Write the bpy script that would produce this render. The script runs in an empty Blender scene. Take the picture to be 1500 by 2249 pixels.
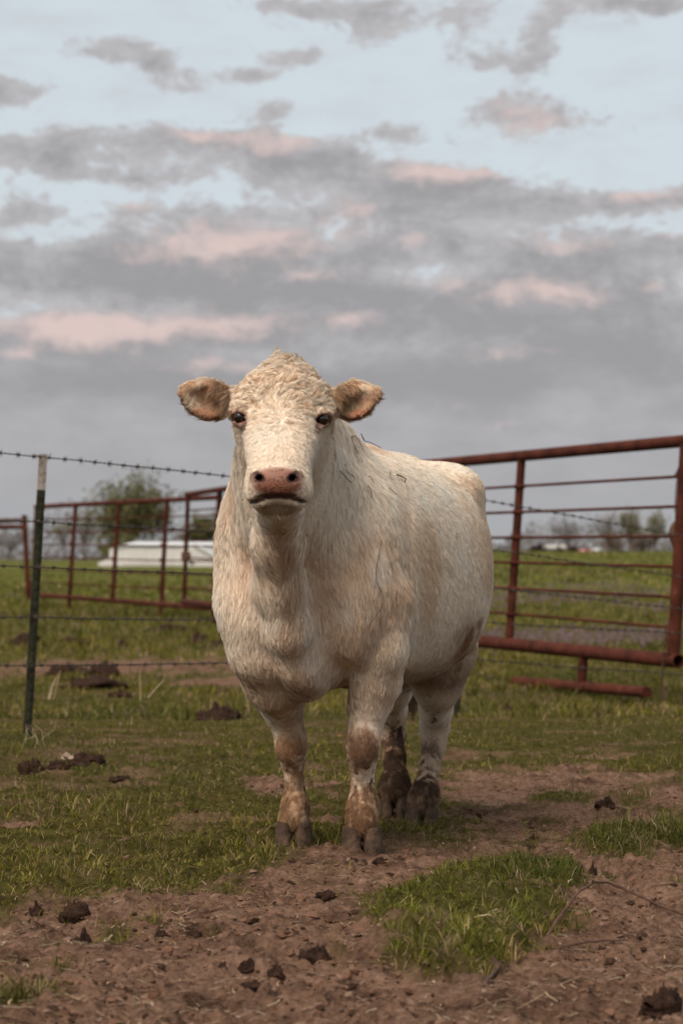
import bpy, math, random
import numpy as np
from mathutils import Vector, Matrix, kdtree

rng = np.random.default_rng(7)
random.seed(7)
SC = bpy.context.scene
COL = SC.collection
F_PX, CX, HOR, CAMH = 5300.0, 750.0, 1200.0, 0.95      # photograph geometry: focal length in pixels, horizon row, eye height


def P(px, py, Y):
    """world point seen at photo pixel (px,py) at distance Y"""
    return np.array([(px - CX) / F_PX * Y, Y, CAMH + (HOR - py) / F_PX * Y])


# ------------------------------------------------------------------ camera
cam = bpy.data.cameras.new('camera')
cam.sensor_fit = 'HORIZONTAL'
cam.sensor_width = 24.0
cam.lens = F_PX / 1500.0 * 24.0
cam.shift_y = (HOR - 2249 / 2) / 1500.0
cam.clip_start = 0.1
cam.clip_end = 6000
cam.dof.use_dof = True
cam.dof.focus_distance = 7.25
cam.dof.aperture_fstop = 5.0
co = bpy.data.objects.new('camera', cam)
COL.objects.link(co)
co.location = (0, 0, CAMH)
co.rotation_euler = (math.radians(90), 0, 0)
SC.camera = co

# ------------------------------------------------------------------ world, sun, exposure
SUN_EL, SUN_AZ = math.radians(50), math.radians(214)     # azimuth clockwise from +Y: behind the camera, to the left
W = bpy.data.worlds.new('World')
SC.world = W
W.use_nodes = True
try:
    W.cycles.sampling_method = 'MANUAL'
    W.cycles.sample_map_resolution = 512
except Exception:
    pass


def build_world():
    nt = W.node_tree
    nt.nodes.clear()
    SKY_STRENGTH = 0.10

    def mk(tree):
        N, L = tree.nodes, tree.links

        def put(sock, v):
            if isinstance(v, bpy.types.NodeSocket):
                L.new(v, sock)
            else:
                sock.default_value = v

        def math_(op, a, b=0.0, c=0.0, clamp=False):
            n = N.new('ShaderNodeMath')
            n.operation = op
            n.use_clamp = clamp
            put(n.inputs[0], a); put(n.inputs[1], b); put(n.inputs[2], c)
            return n.outputs[0]

        def vec_(op, a, b=(0, 0, 0), c=(0, 0, 0), out=0):
            n = N.new('ShaderNodeVectorMath')
            n.operation = op
            put(n.inputs[0], a); put(n.inputs[1], b)
            if op == 'MULTIPLY_ADD':
                put(n.inputs[2], c)
            return n.outputs[out]

        def noise(v, scale, detail, rough=0.5, out=0):
            n = N.new('ShaderNodeTexNoise')
            put(n.inputs['Vector'], v)
            n.inputs['Scale'].default_value = scale
            n.inputs['Detail'].default_value = detail
            n.inputs['Roughness'].default_value = rough
            return n.outputs[out]

        def smooth(v, lo, hi):
            n = N.new('ShaderNodeMapRange')
            n.interpolation_type = 'SMOOTHSTEP'
            put(n.inputs[0], v)
            n.inputs[1].default_value = lo
            n.inputs[2].default_value = hi
            return n.outputs[0]

        def mix(f, a, b):
            n = N.new('ShaderNodeMix')
            n.data_type = 'RGBA'
            put(n.inputs[0], f); put(n.inputs[6], a); put(n.inputs[7], b)
            return n.outputs[2]
        return math_, vec_, noise, smooth, mix

    # cloud cover as a function of direction (azimuth, tangent of elevation)
    g = bpy.data.node_groups.new('cloud_cover', 'ShaderNodeTree')
    g.interface.new_socket('p', in_out='INPUT', socket_type='NodeSocketVector')
    g.interface.new_socket('cover', in_out='OUTPUT', socket_type='NodeSocketFloat')
    gi = g.nodes.new('NodeGroupInput')
    go = g.nodes.new('NodeGroupOutput')
    math_, vec_, noise, smooth, mix = mk(g)
    p0 = gi.outputs[0]
    st = vec_('MULTIPLY', p0, (1.0, 1.9, 1.0))
    wv = noise(st, 22.0, 4.0, 0.55, out=1)
    p = vec_('MULTIPLY_ADD', vec_('SUBTRACT', wv, (.5, .5, .5)), (0.030, 0.018, 0.0), p0)
    blobs = [  # photo px: centre, radii, weight
        (245, 125, 75, 38, .85), (355, 150, 40, 22, .6), (430, 188, 65, 30, .8), (540, 158, 60, 20, .7), (630, 122, 50, 16, .6),
        (1190, 75, 50, 42, .75), (1105, 132, 105, 26, .75), (860, 40, 210, 55, .75), (1400, 5, 210, 34, .9), (10, 205, 75, 34, .9), (640, 10, 140, 22, .5),
        (90, 345, 185, 52, 1.05), (540, 325, 230, 48, .95), (690, 375, 120, 38, .8), (1110, 235, 85, 38, .7),
        (1230, 275, 150, 36, .75), (590, 245, 70, 22, .55), (330, 462, 105, 32, .75), (40, 482, 105, 28, .8), (330, 395, 130, 18, .5),
        (970, 455, 270, 66, 1.05), (950, 400, 105, 34, .7), (1400, 442, 190, 26, .8), (500, 550, 210, 58, 1.0), (160, 580, 280, 48, .95), (870, 300, 80, 18, .45), (570, 468, 80, 16, .5),
        (1360, 565, 230, 50, .95), (900, 553, 330, 34, .65), (330, 632, 300, 34, .8), (700, 648, 260, 40, .75), (1120, 640, 330, 44, .85), (1420, 680, 220, 40, .6), (160, 745, 300, 40, .85), (560, 720, 260, 34, .6),
        (960, 712, 330, 36, .6), (1330, 760, 300, 40, .55), (330, 830, 420, 34, .5), (1000, 830, 420, 40, .5)]
    acc = None
    for (cx, cy, rx, ry, w) in blobs:
        u, v = (cx - CX) / F_PX, (HOR - cy) / F_PX
        iu, iv = F_PX / rx * .86, F_PX / ry * .86
        q = vec_('MULTIPLY_ADD', p, (iu, iv, 0.0), (-u * iu, -v * iv, 0.0))
        d = vec_('DOT_PRODUCT', q, q, out=1)
        e = math_('POWER', 0.3679, d)
        acc = math_('MULTIPLY', e, w) if acc is None else math_('MULTIPLY_ADD', e, w, acc)
    # the same kind of cloud everywhere else around the sky
    sep = g.nodes.new('ShaderNodeSeparateXYZ')
    g.links.new(p0, sep.inputs[0])
    far = math_('MAXIMUM', smooth(math_('ABSOLUTE', sep.outputs[0]), .15, .22), smooth(sep.outputs[1], .22, .30))
    gen = smooth(noise(vec_('MULTIPLY', p, (1.0, 2.4, 1.0)), 7.0, 3.0), .45, .70)
    acc = math_('MAXIMUM', acc, math_('MULTIPLY', math_('MULTIPLY', gen, far), 0.9))
    low = math_('SUBTRACT', 1.0, smooth(sep.outputs[1], .058, .118))          # the veil closes towards the horizon
    acc = math_('MULTIPLY_ADD', low, 0.95, acc)
    fb = noise(vec_('MULTIPLY', p, (1.0, 1.45, 1.0)), 46.0, 9.0, 0.60)
    amp = math_('MULTIPLY_ADD', smooth(sep.outputs[1], .045, .115), 1.75, .10)
    acc = math_('MULTIPLY_ADD', math_('SUBTRACT', fb, 0.5), amp, acc)
    fb2 = noise(vec_('MULTIPLY', p, (1.0, 1.7, 1.0)), 190.0, 6.0, 0.62)
    acc = math_('MULTIPLY_ADD', math_('SUBTRACT', fb2, 0.5), math_('MULTIPLY', amp, .45), acc)
    # where the low light catches the tops of the clouds
    pinks = [(410, 298, 60, 22, 1), (610, 312, 105, 24, .9), (1120, 235, 55, 32, .7), (1185, 285, 90, 22, .8), (930, 385, 80, 26, 1), (1050, 376, 60, 12, .8), (765, 465, 60, 22, .8),
             (510, 535, 185, 40, 1.1), (1410, 425, 75, 18, .9), (1240, 530, 100, 18, .8), (1490, 505, 50, 32, .8), (1190, 636, 130, 26, .9), (150, 728, 125, 34, 1.1), (420, 712, 220, 30, 1),
             (780, 714, 40, 18, .8), (490, 797, 95, 16, .8), (30, 790, 50, 14, .8), (1110, 770, 80, 18, .5), (285, 450, 45, 16, .7), (900, 532, 45, 14, .6), (1100, 928, 60, 9, .5), (1030, 890, 60, 9, .35), (290, 12, 170, 24, .5), (700, 612, 80, 12, .6), (960, 610, 60, 14, .6), (1450, 625, 25, 14, .6)]
    pk = None
    for (cx, cy, rx, ry, w) in pinks:
        u, v = (cx - CX) / F_PX, (HOR - cy) / F_PX
        iu, iv = F_PX / rx * .8, F_PX / ry * .8
        q = vec_('MULTIPLY_ADD', p, (iu, iv, 0.0), (-u * iu, -v * iv, 0.0))
        e = math_('POWER', 0.3679, vec_('DOT_PRODUCT', q, q, out=1))
        pk = math_('MULTIPLY', e, w) if pk is None else math_('MULTIPLY_ADD', e, w, pk)
    gp = smooth(noise(vec_('ADD', vec_('MULTIPLY', p, (1.0, 2.4, 1.0)), (.02, -.02, 0)), 9.0, 3.0), .5, .7)
    pk = math_('MAXIMUM', pk, math_('MULTIPLY', math_('MULTIPLY', gp, far), .8))
    pf = noise(vec_('MULTIPLY', p, (1.0, 1.6, 1.0)), 75.0, 8.0, 0.66)
    pk = math_('MULTIPLY_ADD', math_('SUBTRACT', pf, .5), 1.9, pk)
    g.interface.new_socket('lit', in_out='OUTPUT', socket_type='NodeSocketFloat')
    g.links.new(pk, go.inputs[1])
    g.links.new(acc, go.inputs[0])

    math_, vec_, noise, smooth, mix = mk(nt)
    N, L = nt.nodes, nt.links
    tc = N.new('ShaderNodeTexCoord')
    sx = N.new('ShaderNodeSeparateXYZ')
    L.new(tc.outputs['Generated'], sx.inputs[0])
    az = math_('ARCTAN2', sx.outputs[0], sx.outputs[1])
    hyp = math_('SQRT', math_('ADD', math_('MULTIPLY', sx.outputs[0], sx.outputs[0]), math_('MULTIPLY', sx.outputs[1], sx.outputs[1])))
    tel = math_('DIVIDE', sx.outputs[2], math_('MAXIMUM', hyp, 0.05))
    cb = N.new('ShaderNodeCombineXYZ')
    L.new(az, cb.inputs[0]); L.new(tel, cb.inputs[1])
    pv = cb.outputs[0]

    def cover(v):
        n = N.new('ShaderNodeGroup')
        n.node_tree = g
        L.new(v, n.inputs[0])
        return n.outputs[0], n.outputs[1]
    c0, pk = cover(pv)
    wisp = smooth(noise(vec_('MULTIPLY', pv, (1.0, 2.6, 1.0)), 20.0, 8.0, .62), .42, .78)
    dens = math_('MAXIMUM', smooth(c0, .30, .72), math_('MULTIPLY', wisp, .38))
    thick = smooth(math_('MULTIPLY_ADD', math_('SUBTRACT', noise(vec_('MULTIPLY', pv, (1.0, 2.2, 1.0)), 26.0, 5.0, .55), .5), 1.1, c0), .40, 1.45)
    lit = math_('MULTIPLY', smooth(pk, .18, 1.3), smooth(c0, .30, .75))
    sky = N.new('ShaderNodeTexSky')
    sky.sky_type = 'NISHITA'
    sky.sun_disc = False
    sky.sun_elevation = SUN_EL
    sky.sun_rotation = SUN_AZ
    sky.altitude = 200
    sky.air_density = 1.0
    sky.dust_density = 2.0
    sky.ozone_density = 1.0
    k = 0.875 / SKY_STRENGTH
    clear = vec_('MULTIPLY', sky.outputs[0], (1.00, 0.98, 0.88))
    # thin even haze of high cloud over the clear sky
    clear = mix(0.90, clear, (0.66 * k, 0.73 * k, 0.775 * k, 1))
    shade = mix(thick, (0.50 * k, 0.485 * k, 0.50 * k, 1), (0.315 * k, 0.305 * k, 0.318 * k, 1))
    glow = math_('SUBTRACT', 1.0, smooth(tel, 0.0, .06))
    shade = mix(glow, shade, (0.385 * k, 0.385 * k, 0.40 * k, 1))
    cloud = mix(lit, shade, (0.72 * k, 0.56 * k, 0.525 * k, 1))
    colr = mix(math_('MULTIPLY', dens, 0.93), clear, cloud)
    bg = N.new('ShaderNodeBackground')
    L.new(colr, bg.inputs[0])
    bg.inputs[1].default_value = SKY_STRENGTH
    out = N.new('ShaderNodeOutputWorld')
    L.new(bg.outputs[0], out.inputs[0])


build_world()
sl = bpy.data.lights.new('sun', 'SUN')
sl.energy = 3.5
sl.angle = math.radians(45)
sl.color = (1.0, 0.87, 0.74)
so = bpy.data.objects.new('sun', sl)
COL.objects.link(so)
sd = Vector((math.sin(SUN_AZ) * math.cos(SUN_EL), math.cos(SUN_AZ) * math.cos(SUN_EL), math.sin(SUN_EL)))
so.rotation_euler = sd.to_track_quat('Z', 'Y').to_euler()
SC.view_settings.view_transform = 'Standard'
SC.view_settings.look = 'None'
SC.view_settings.exposure = 0.2
SC.view_settings.gamma = 1.0
SC.view_settings.use_curve_mapping = False
SC.cycles.max_bounces = 8
SC.cycles.diffuse_bounces = 6
SC.cycles.transmission_bounces = 6
SC.cycles.use_denoising = True
try:
    SC.cycles_curves.shape = 'RIBBONS'
    SC.cycles_curves.subdivisions = 2
except Exception:
    pass


# ------------------------------------------------------------------ noise
_perm = rng.permutation(512).astype(np.int64)
_vals = rng.random(512)


def _h(i, j, k):
    return _vals[_perm[(_perm[(_perm[i & 511] + j) & 511] + k) & 511]]


def noise3(x, y, z=0.0):
    x, y, z = np.broadcast_arrays(np.asarray(x, float), np.asarray(y, float), np.asarray(z, float))
    xi, yi, zi = np.floor(x).astype(np.int64), np.floor(y).astype(np.int64), np.floor(z).astype(np.int64)
    fx, fy, fz = x - xi, y - yi, z - zi
    fx, fy, fz = [f * f * (3 - 2 * f) for f in (fx, fy, fz)]
    r = 0
    for a in (0, 1):
        wa = fx if a else 1 - fx
        for b in (0, 1):
            wb = fy if b else 1 - fy
            for c in (0, 1):
                wc = fz if c else 1 - fz
                r = r + wa * wb * wc * _h(xi + a, yi + b, zi + c)
    return r * 2 - 1


def fbm(x, y, z=0.0, oct=4, gain=.5):
    s, a, f = 0, 1.0, 1.0
    for o in range(oct):
        s = s + a * noise3(np.asarray(x) * f + 17.3 * o, np.asarray(y) * f + 5.1 * o, np.asarray(z) * f)
        a *= gain
        f *= 2.03
    return s


def sstep(x, a, b):
    t = np.clip((x - a) / (b - a), 0, 1)
    return t * t * (3 - 2 * t)


# ------------------------------------------------------------------ helpers
def tag(o, label=None, cat=None, group=None, kind=None):
    if label: o['label'] = label
    if cat: o['category'] = cat
    if group: o['group'] = group
    if kind: o['kind'] = kind
    return o


def link(name, data, parent=None, mat=None, loc=None):
    o = bpy.data.objects.new(name, data)
    COL.objects.link(o)
    if parent is not None:
        o.parent = parent
    if mat is not None and data is not None and len(data.materials) == 0:
        data.materials.append(mat)
    if loc is not None:
        o.location = loc
    return o


def empty(name, loc=(0, 0, 0)):
    o = bpy.data.objects.new(name, None)
    COL.objects.link(o)
    o.location = Vector(loc)
    o.empty_display_size = .1
    return o


def mesh_np(name, verts, quads=None, tris=None, cols=None, smooth=True, attrs=None):
    me = bpy.data.meshes.new(name)
    verts = np.asarray(verts, np.float32)
    nq = 0 if quads is None else len(quads)
    ntr = 0 if tris is None else len(tris)
    me.vertices.add(len(verts))
    me.vertices.foreach_set('co', verts.ravel())
    idx = []
    if nq: idx.append(np.asarray(quads, np.int32).ravel())
    if ntr: idx.append(np.asarray(tris, np.int32).ravel())
    idx = np.concatenate(idx)
    me.loops.add(len(idx))
    me.loops.foreach_set('vertex_index', idx)
    me.polygons.add(nq + ntr)
    starts = np.concatenate([np.arange(nq) * 4, nq * 4 + np.arange(ntr) * 3]).astype(np.int32)
    me.polygons.foreach_set('loop_start', starts)
    me.polygons.foreach_set('use_smooth', np.full(nq + ntr, smooth, bool))
    if cols is not None:
        a = me.attributes.new('col', 'FLOAT_COLOR', 'POINT')
        c = np.ones((len(verts), 4), np.float32)
        c[:, :3] = cols
        a.data.foreach_set('color', c.ravel())
    for nm, vals in (attrs or {}).items():
        a = me.attributes.new(nm, 'FLOAT', 'POINT')
        a.data.foreach_set('value', np.asarray(vals, np.float32))
    me.update(calc_edges=True)
    me.validate()
    return me


class MB:
    """collects simple shapes into one mesh (local coordinates relative to origin)"""
    def __init__(s, origin=(0, 0, 0)):
        s.v, s.q, s.t, s.n, s.o = [], [], [], 0, np.asarray(origin, float)

    def add(s, v, q=(), t=()):
        v = np.asarray(v, float) - s.o
        s.v.append(v)
        if len(q): s.q.append(np.asarray(q, int) + s.n)
        if len(t): s.t.append(np.asarray(t, int) + s.n)
        s.n += len(v)
        return s

    def tube(s, pts, radii, seg=10, cap=True):
        pts = np.asarray(pts, float)
        radii = np.broadcast_to(np.asarray(radii, float), (len(pts),))
        n = len(pts)
        tan = np.gradient(pts, axis=0) if n > 2 else np.repeat((pts[1] - pts[0])[None], 2, 0)
        tan /= np.linalg.norm(tan, axis=1)[:, None] + 1e-12
        up = np.array([0, 0, 1.0]) if abs(tan[0][2]) < .9 else np.array([0, 1.0, 0])
        vs = []
        a = np.arange(seg) / seg * 2 * np.pi
        u = None
        for i in range(n):
            b = np.cross(tan[i], up if u is None else np.cross(u, tan[i]))
            if u is None:
                u = b / np.linalg.norm(b)
            else:
                u = u - tan[i] * np.dot(u, tan[i])
                u /= np.linalg.norm(u)
            w = np.cross(tan[i], u)
            vs.append(pts[i] + radii[i] * (np.cos(a)[:, None] * u + np.sin(a)[:, None] * w))
        v = np.concatenate(vs)
        q = []
        for i in range(n - 1):
            for j in range(seg):
                k = (j + 1) % seg
                q.append((i * seg + j, i * seg + k, (i + 1) * seg + k, (i + 1) * seg + j))
        t = []
        if cap:
            v = np.concatenate([v, pts[:1], pts[-1:]])
            for j in range(seg):
                k = (j + 1) % seg
                t.append((n * seg, k, j))
                t.append((n * seg + 1, (n - 1) * seg + j, (n - 1) * seg + k))
        return s.add(v, q, t)

    def box(s, c, size, R=None):
        c, h = np.asarray(c, float), np.asarray(size, float) / 2
        v = np.array([[x, y, z] for x in (-1, 1) for y in (-1, 1) for z in (-1, 1)]) * h
        if R is not None: v = v @ np.asarray(R).T
        return s.add(v + c, [(0, 1, 3, 2), (4, 6, 7, 5), (0, 4, 5, 1), (2, 3, 7, 6), (0, 2, 6, 4), (1, 5, 7, 3)])

    def mesh(s, name, smooth=True, sharp=None):
        me = mesh_np(name, np.concatenate(s.v), np.concatenate(s.q) if s.q else None, np.concatenate(s.t) if s.t else None, smooth=smooth)
        if sharp:
            me.set_sharp_from_angle(angle=math.radians(sharp))
        return me

    def build(s, name, mat, parent=None, smooth=True, sharp=40):
        o = link(name, s.mesh(name, smooth, sharp), parent, mat)
        return o


# ------------------------------------------------------------------ materials
def material(name):
    m = bpy.data.materials.new(name)
    m.use_nodes = True
    nt = m.node_tree
    b = nt.nodes['Principled BSDF']
    return m, nt, b


def mat_noise(name, c1, c2, scale=6, rough=.8, bump=.0, bscale=None, detail=6, metallic=0, c3=None, spec=.3, lo=.35, hi=.65):
    m, nt, b = material(name)
    tc = nt.nodes.new('ShaderNodeTexCoord')
    n = nt.nodes.new('ShaderNodeTexNoise')
    n.inputs['Scale'].default_value = scale
    n.inputs['Detail'].default_value = detail
    n.inputs['Roughness'].default_value = .65
    nt.links.new(tc.outputs['Object'], n.inputs['Vector'])
    r = nt.nodes.new('ShaderNodeValToRGB')
    r.color_ramp.elements[0].position = lo
    r.color_ramp.elements[1].position = hi
    r.color_ramp.elements[0].color = (*c1, 1)
    r.color_ramp.elements[1].color = (*c2, 1)
    if c3:
        e = r.color_ramp.elements.new(min(.98, hi + .1))
        e.color = (*c3, 1)
    nt.links.new(n.outputs[0], r.inputs[0])
    nt.links.new(r.outputs[0], b.inputs['Base Color'])
    b.inputs['Roughness'].default_value = rough
    b.inputs['Metallic'].default_value = metallic
    b.inputs['Specular IOR Level'].default_value = spec
    if bump:
        n2 = nt.nodes.new('ShaderNodeTexNoise')
        n2.inputs['Scale'].default_value = bscale or scale * 6
        n2.inputs['Detail'].default_value = 5
        nt.links.new(tc.outputs['Object'], n2.inputs['Vector'])
        bp = nt.nodes.new('ShaderNodeBump')
        bp.inputs['Strength'].default_value = bump
        bp.inputs['Distance'].default_value = .01
        nt.links.new(n2.outputs[0], bp.inputs['Height'])
        nt.links.new(bp.outputs[0], b.inputs['Normal'])
    return m


def mat_attr(name, rough=.8, spec=.2, trans=0.0, sheen=0):
    m, nt, b = material(name)
    a = nt.nodes.new('ShaderNodeAttribute')
    a.attribute_name = 'col'
    nt.links.new(a.outputs['Color'], b.inputs['Base Color'])
    b.inputs['Roughness'].default_value = rough
    b.inputs['Specular IOR Level'].default_value = spec
    if trans:
        tr = nt.nodes.new('ShaderNodeBsdfTranslucent')
        nt.links.new(a.outputs['Color'], tr.inputs[0])
        mx = nt.nodes.new('ShaderNodeMixShader')
        mx.inputs[0].default_value = trans
        nt.links.new(b.outputs[0], mx.inputs[1])
        nt.links.new(tr.outputs[0], mx.inputs[2])
        nt.links.new(mx.outputs[0], nt.nodes['Material Output'].inputs[0])
    return m


M = {}
M['rust'] = mat_noise('rusty_pipe', (.038, .012, .008), (.098, .028, .017), 5, .8, .25, 60, c3=(.22, .085, .055), spec=.08)
M['rust_dark'] = mat_noise('rusty_chain', (.05, .022, .016), (.12, .05, .03), 40, .7, spec=.4)
M['galv'] = mat_noise('weathered_wire', (.045, .035, .028), (.11, .085, .068), 60, .6, metallic=.3)
M['post_green'] = mat_noise('green_post_paint', (.012, .012, .005), (.045, .043, .019), 22, .6, .4, 90, c3=(.12, .10, .065))
M['post_white'] = mat_noise('flaked_white_post_paint', (.40, .35, .31), (.27, .21, .17), 24, .75, .2, c3=(.13, .065, .035), lo=.42, hi=.58)
M['dung'] = mat_noise('dung', (.013, .007, .005), (.050, .025, .015), 45, .85, .9, 70, spec=.12)
M['straw'] = mat_noise('dry_straw', (.30, .21, .13), (.48, .37, .25), 20, .8)
M['twig'] = mat_noise('brown_twig', (.05, .026, .017), (.12, .065, .042), 40, .85, .3)
M['hoof'] = mat_noise('hoof_horn', (.040, .026, .018), (.105, .066, .044), 26, .8, .8, 60, c3=(.20, .14, .10), spec=.08)
M['eye'] = mat_noise('cow_eye', (.010, .005, .004), (.022, .010, .007), 40, .08, spec=.6)
M['leafdry'] = mat_noise('dry_leaf', (.22, .155, .11), (.34, .255, .19), 30, .8)
M['white_wall'] = mat_noise('white_painted_metal', (.54, .51, .49), (.64, .62, .60), 1.2, .6)
M['white_roof'] = mat_noise('white_metal_roof', (.62, .62, .63), (.72, .72, .72), 1.5, .5)
M['red_roof'] = mat_noise('red_metal_roof', (.30, .055, .045), (.38, .08, .06), 2, .6)
M['dark'] = mat_noise('dark_opening', (.02, .018, .017), (.04, .035, .03), 3, .6)
M['bark'] = mat_noise('tree_bark', (.05, .038, .03), (.11, .085, .07), 4, .9)
M['oldwood'] = mat_noise('weathered_wood', (.07, .035, .02), (.16, .085, .05), 14, .85, .4)
M['grass'] = mat_attr('grass_blades', .7, .03, .35)
M['leaves'] = mat_attr('tree_leaves', .7, .03, .3)
M['petal'] = mat_attr('petals', .7, .2, .3)
M['fur'] = mat_attr('cow_coat_hair', .8, .0)
_nt = M['fur'].node_tree                      # short coat hair shades with the lie of the skin beneath it
_a = _nt.nodes.new('ShaderNodeAttribute')
_a.attribute_name = 'nrm'
_nt.links.new(_a.outputs['Vector'], _nt.nodes['Principled BSDF'].inputs['Normal'])
M['hide'] = mat_attr('cow_hide', .48, .3)
_nt = M['hide'].node_tree
_tc, _nz, _bp = _nt.nodes.new('ShaderNodeTexCoord'), _nt.nodes.new('ShaderNodeTexVoronoi'), _nt.nodes.new('ShaderNodeBump')
_nz.inputs['Scale'].default_value = 210
_bp.inputs['Strength'].default_value = .55
_bp.inputs['Distance'].default_value = .003
_nt.links.new(_tc.outputs['Object'], _nz.inputs['Vector'])
_nt.links.new(_nz.outputs[0], _bp.inputs['Height'])
_nt.links.new(_bp.outputs[0], _nt.nodes['Principled BSDF'].inputs['Normal'])
M['clod'] = mat_attr('soil_clods', 1.0, .0)


# ------------------------------------------------------------------ ground
YT = np.array([-50, 4, 7.7, 8.7, 12.5, 16, 20, 30, 42, 60, 85, 100, 130, 200, 400, 800, 6000.])
ZL = np.array([0, 0, 0, -.045, -.06, -.19, -.37, -.30, -.24, -.22, -.2, -.2, -.2, -.25, -2, -5, -30])
ZR = np.array([0, 0, 0, -.045, -.06, -.19, -.40, -.33, -.14, .22, .58, .70, .60, -.6, -2, -5, -30])


def px_of(x, y):
    """coordinate chart of the ground plane (photo pixels of flat ground)"""
    yy = np.maximum(y, 1.0)
    return CX + x / yy * F_PX, HOR + CAMH / yy * F_PX


def poly_sd(px, py, poly):
    """signed distance (positive inside)"""
    poly = np.asarray(poly, float)
    inside = np.zeros(px.shape, bool)
    d = np.full(px.shape, 1e9)
    n = len(poly)
    for i in range(n):
        x1, y1 = poly[i]
        x2, y2 = poly[(i + 1) % n]
        c = ((y1 > py) != (y2 > py)) & (px < (x2 - x1) * (py - y1) / (y2 - y1 + 1e-12) + x1)
        inside ^= c
        dx, dy = x2 - x1, y2 - y1
        t = np.clip(((px - x1) * dx + (py - y1) * dy) / (dx * dx + dy * dy), 0, 1)
        d = np.minimum(d, np.hypot(px - x1 - t * dx, (py - y1 - t * dy) * 2.2))
    return np.where(inside, d, -d)


DIRT = [(1000, 1700), (1090, 1668), (1210, 1655), (1330, 1652), (1390, 1680), (1520, 1700), (2600, 1720), (2600, 2700), (-1200, 2700), (-1200, 2000),
        (0, 1992), (150, 1985), (280, 1965), (420, 1952), (560, 1932), (690, 1885), (760, 1856), (860, 1852), (1000, 1845), (1010, 1790)]
PATCH = [(800, 2090), (785, 2010), (870, 1965), (980, 1908), (1130, 1893), (1265, 1897), (1290, 1930), (1245, 2000), (1200, 2060), (1165, 2125), (1080, 2175), (960, 2175), (830, 2145)]
PATCH2 = [(1250, 1858), (1330, 1822), (1420, 1797), (1560, 1770), (1900, 1770), (1900, 1850), (1540, 1862), (1420, 1885), (1300, 1882)]
TUFTS = [(255, 2072, 55, 16), (15, 2035, 45, 30), (110, 2125, 40, 10), (40, 2205, 45, 14), (930, 1835, 90, 16), (1160, 1790, 70, 12), (1100, 1700, 40, 8), (1230, 1725, 40, 8), (1390, 1735, 30, 8), (120, 2010, 50, 14), (1480, 1940, 20, 7), (1010, 1800, 50, 14), (870, 1825, 60, 16), (30, 1960, 80, 40)]
BARE = [(250, 1398, 420, 15), (620, 1705, 95, 18), (560, 1690, 40, 10), (40, 1790, 45, 9), (260, 1830, 45, 9), (690, 1708, 80, 14), (480, 1418, 120, 8), (1330, 1640, 60, 8), (1010, 1640, 60, 6),
        (950, 1705, 120, 16), (700, 1780, 60, 10), (860, 1790, 60, 14)]


def grassiness(x, y):
    """0 bare soil .. 1 turf, over the ground"""
    px, py = px_of(x, y)
    n = fbm(x * 2.3, y * 2.3, 3.0, 4)
    n2 = fbm(x * 9, y * 9, 7.0, 3)
    s = -poly_sd(px, py, DIRT)
    s = np.maximum(s, poly_sd(px, py, PATCH))
    s = np.maximum(s, poly_sd(px, py, PATCH2))
    for (a, b, rx, ry) in TUFTS:
        q = np.sqrt(((px - a) / rx) ** 2 + ((py - b) / ry) ** 2)
        s = np.maximum(s, (1 - q) * 30)
    edge = sstep(s, -170, -10)
    s = s + 34 * n + 34 * n2
    g = sstep(s, -34, 44)
    sprout = sstep(noise3(x * 6.5, y * 6.5, 71.) + .5 * n2, .42, .85)
    g = np.maximum(g, .75 * sprout * edge)
    for (a, b, rx, ry) in BARE:
        q = np.sqrt(((px - a) / rx) ** 2 + ((py - b) / ry) ** 2) + .45 * n + .5 * n2
        g = np.minimum(g, sstep(q, .6, 1.25))
    thin = sstep(n + .7 * n2, -.95, -.2)           # worn spots in the pasture
    near = sstep(y, 30, 14)
    g = g * (1 - near * (1 - thin) * .55)
    return g


_hr = np.random.default_rng(91)
HOOFPRINTS = []
for _i in range(90):
    _y = _hr.uniform(4.7, 8.6)
    _x = _hr.uniform(-.17, .17) * _y
    if abs(_x - (-.15)) < .14 and abs(_y - 7.6) < .25 or abs(_x - .06) < .14 and abs(_y - 7.45) < .25 or abs(_x - .25) < .3 and abs(_y - 8.65) < .3:
        continue
    HOOFPRINTS.append((_x, _y, _hr.uniform(-.9, .9), _hr.uniform(.75, 1.15)))


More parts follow.
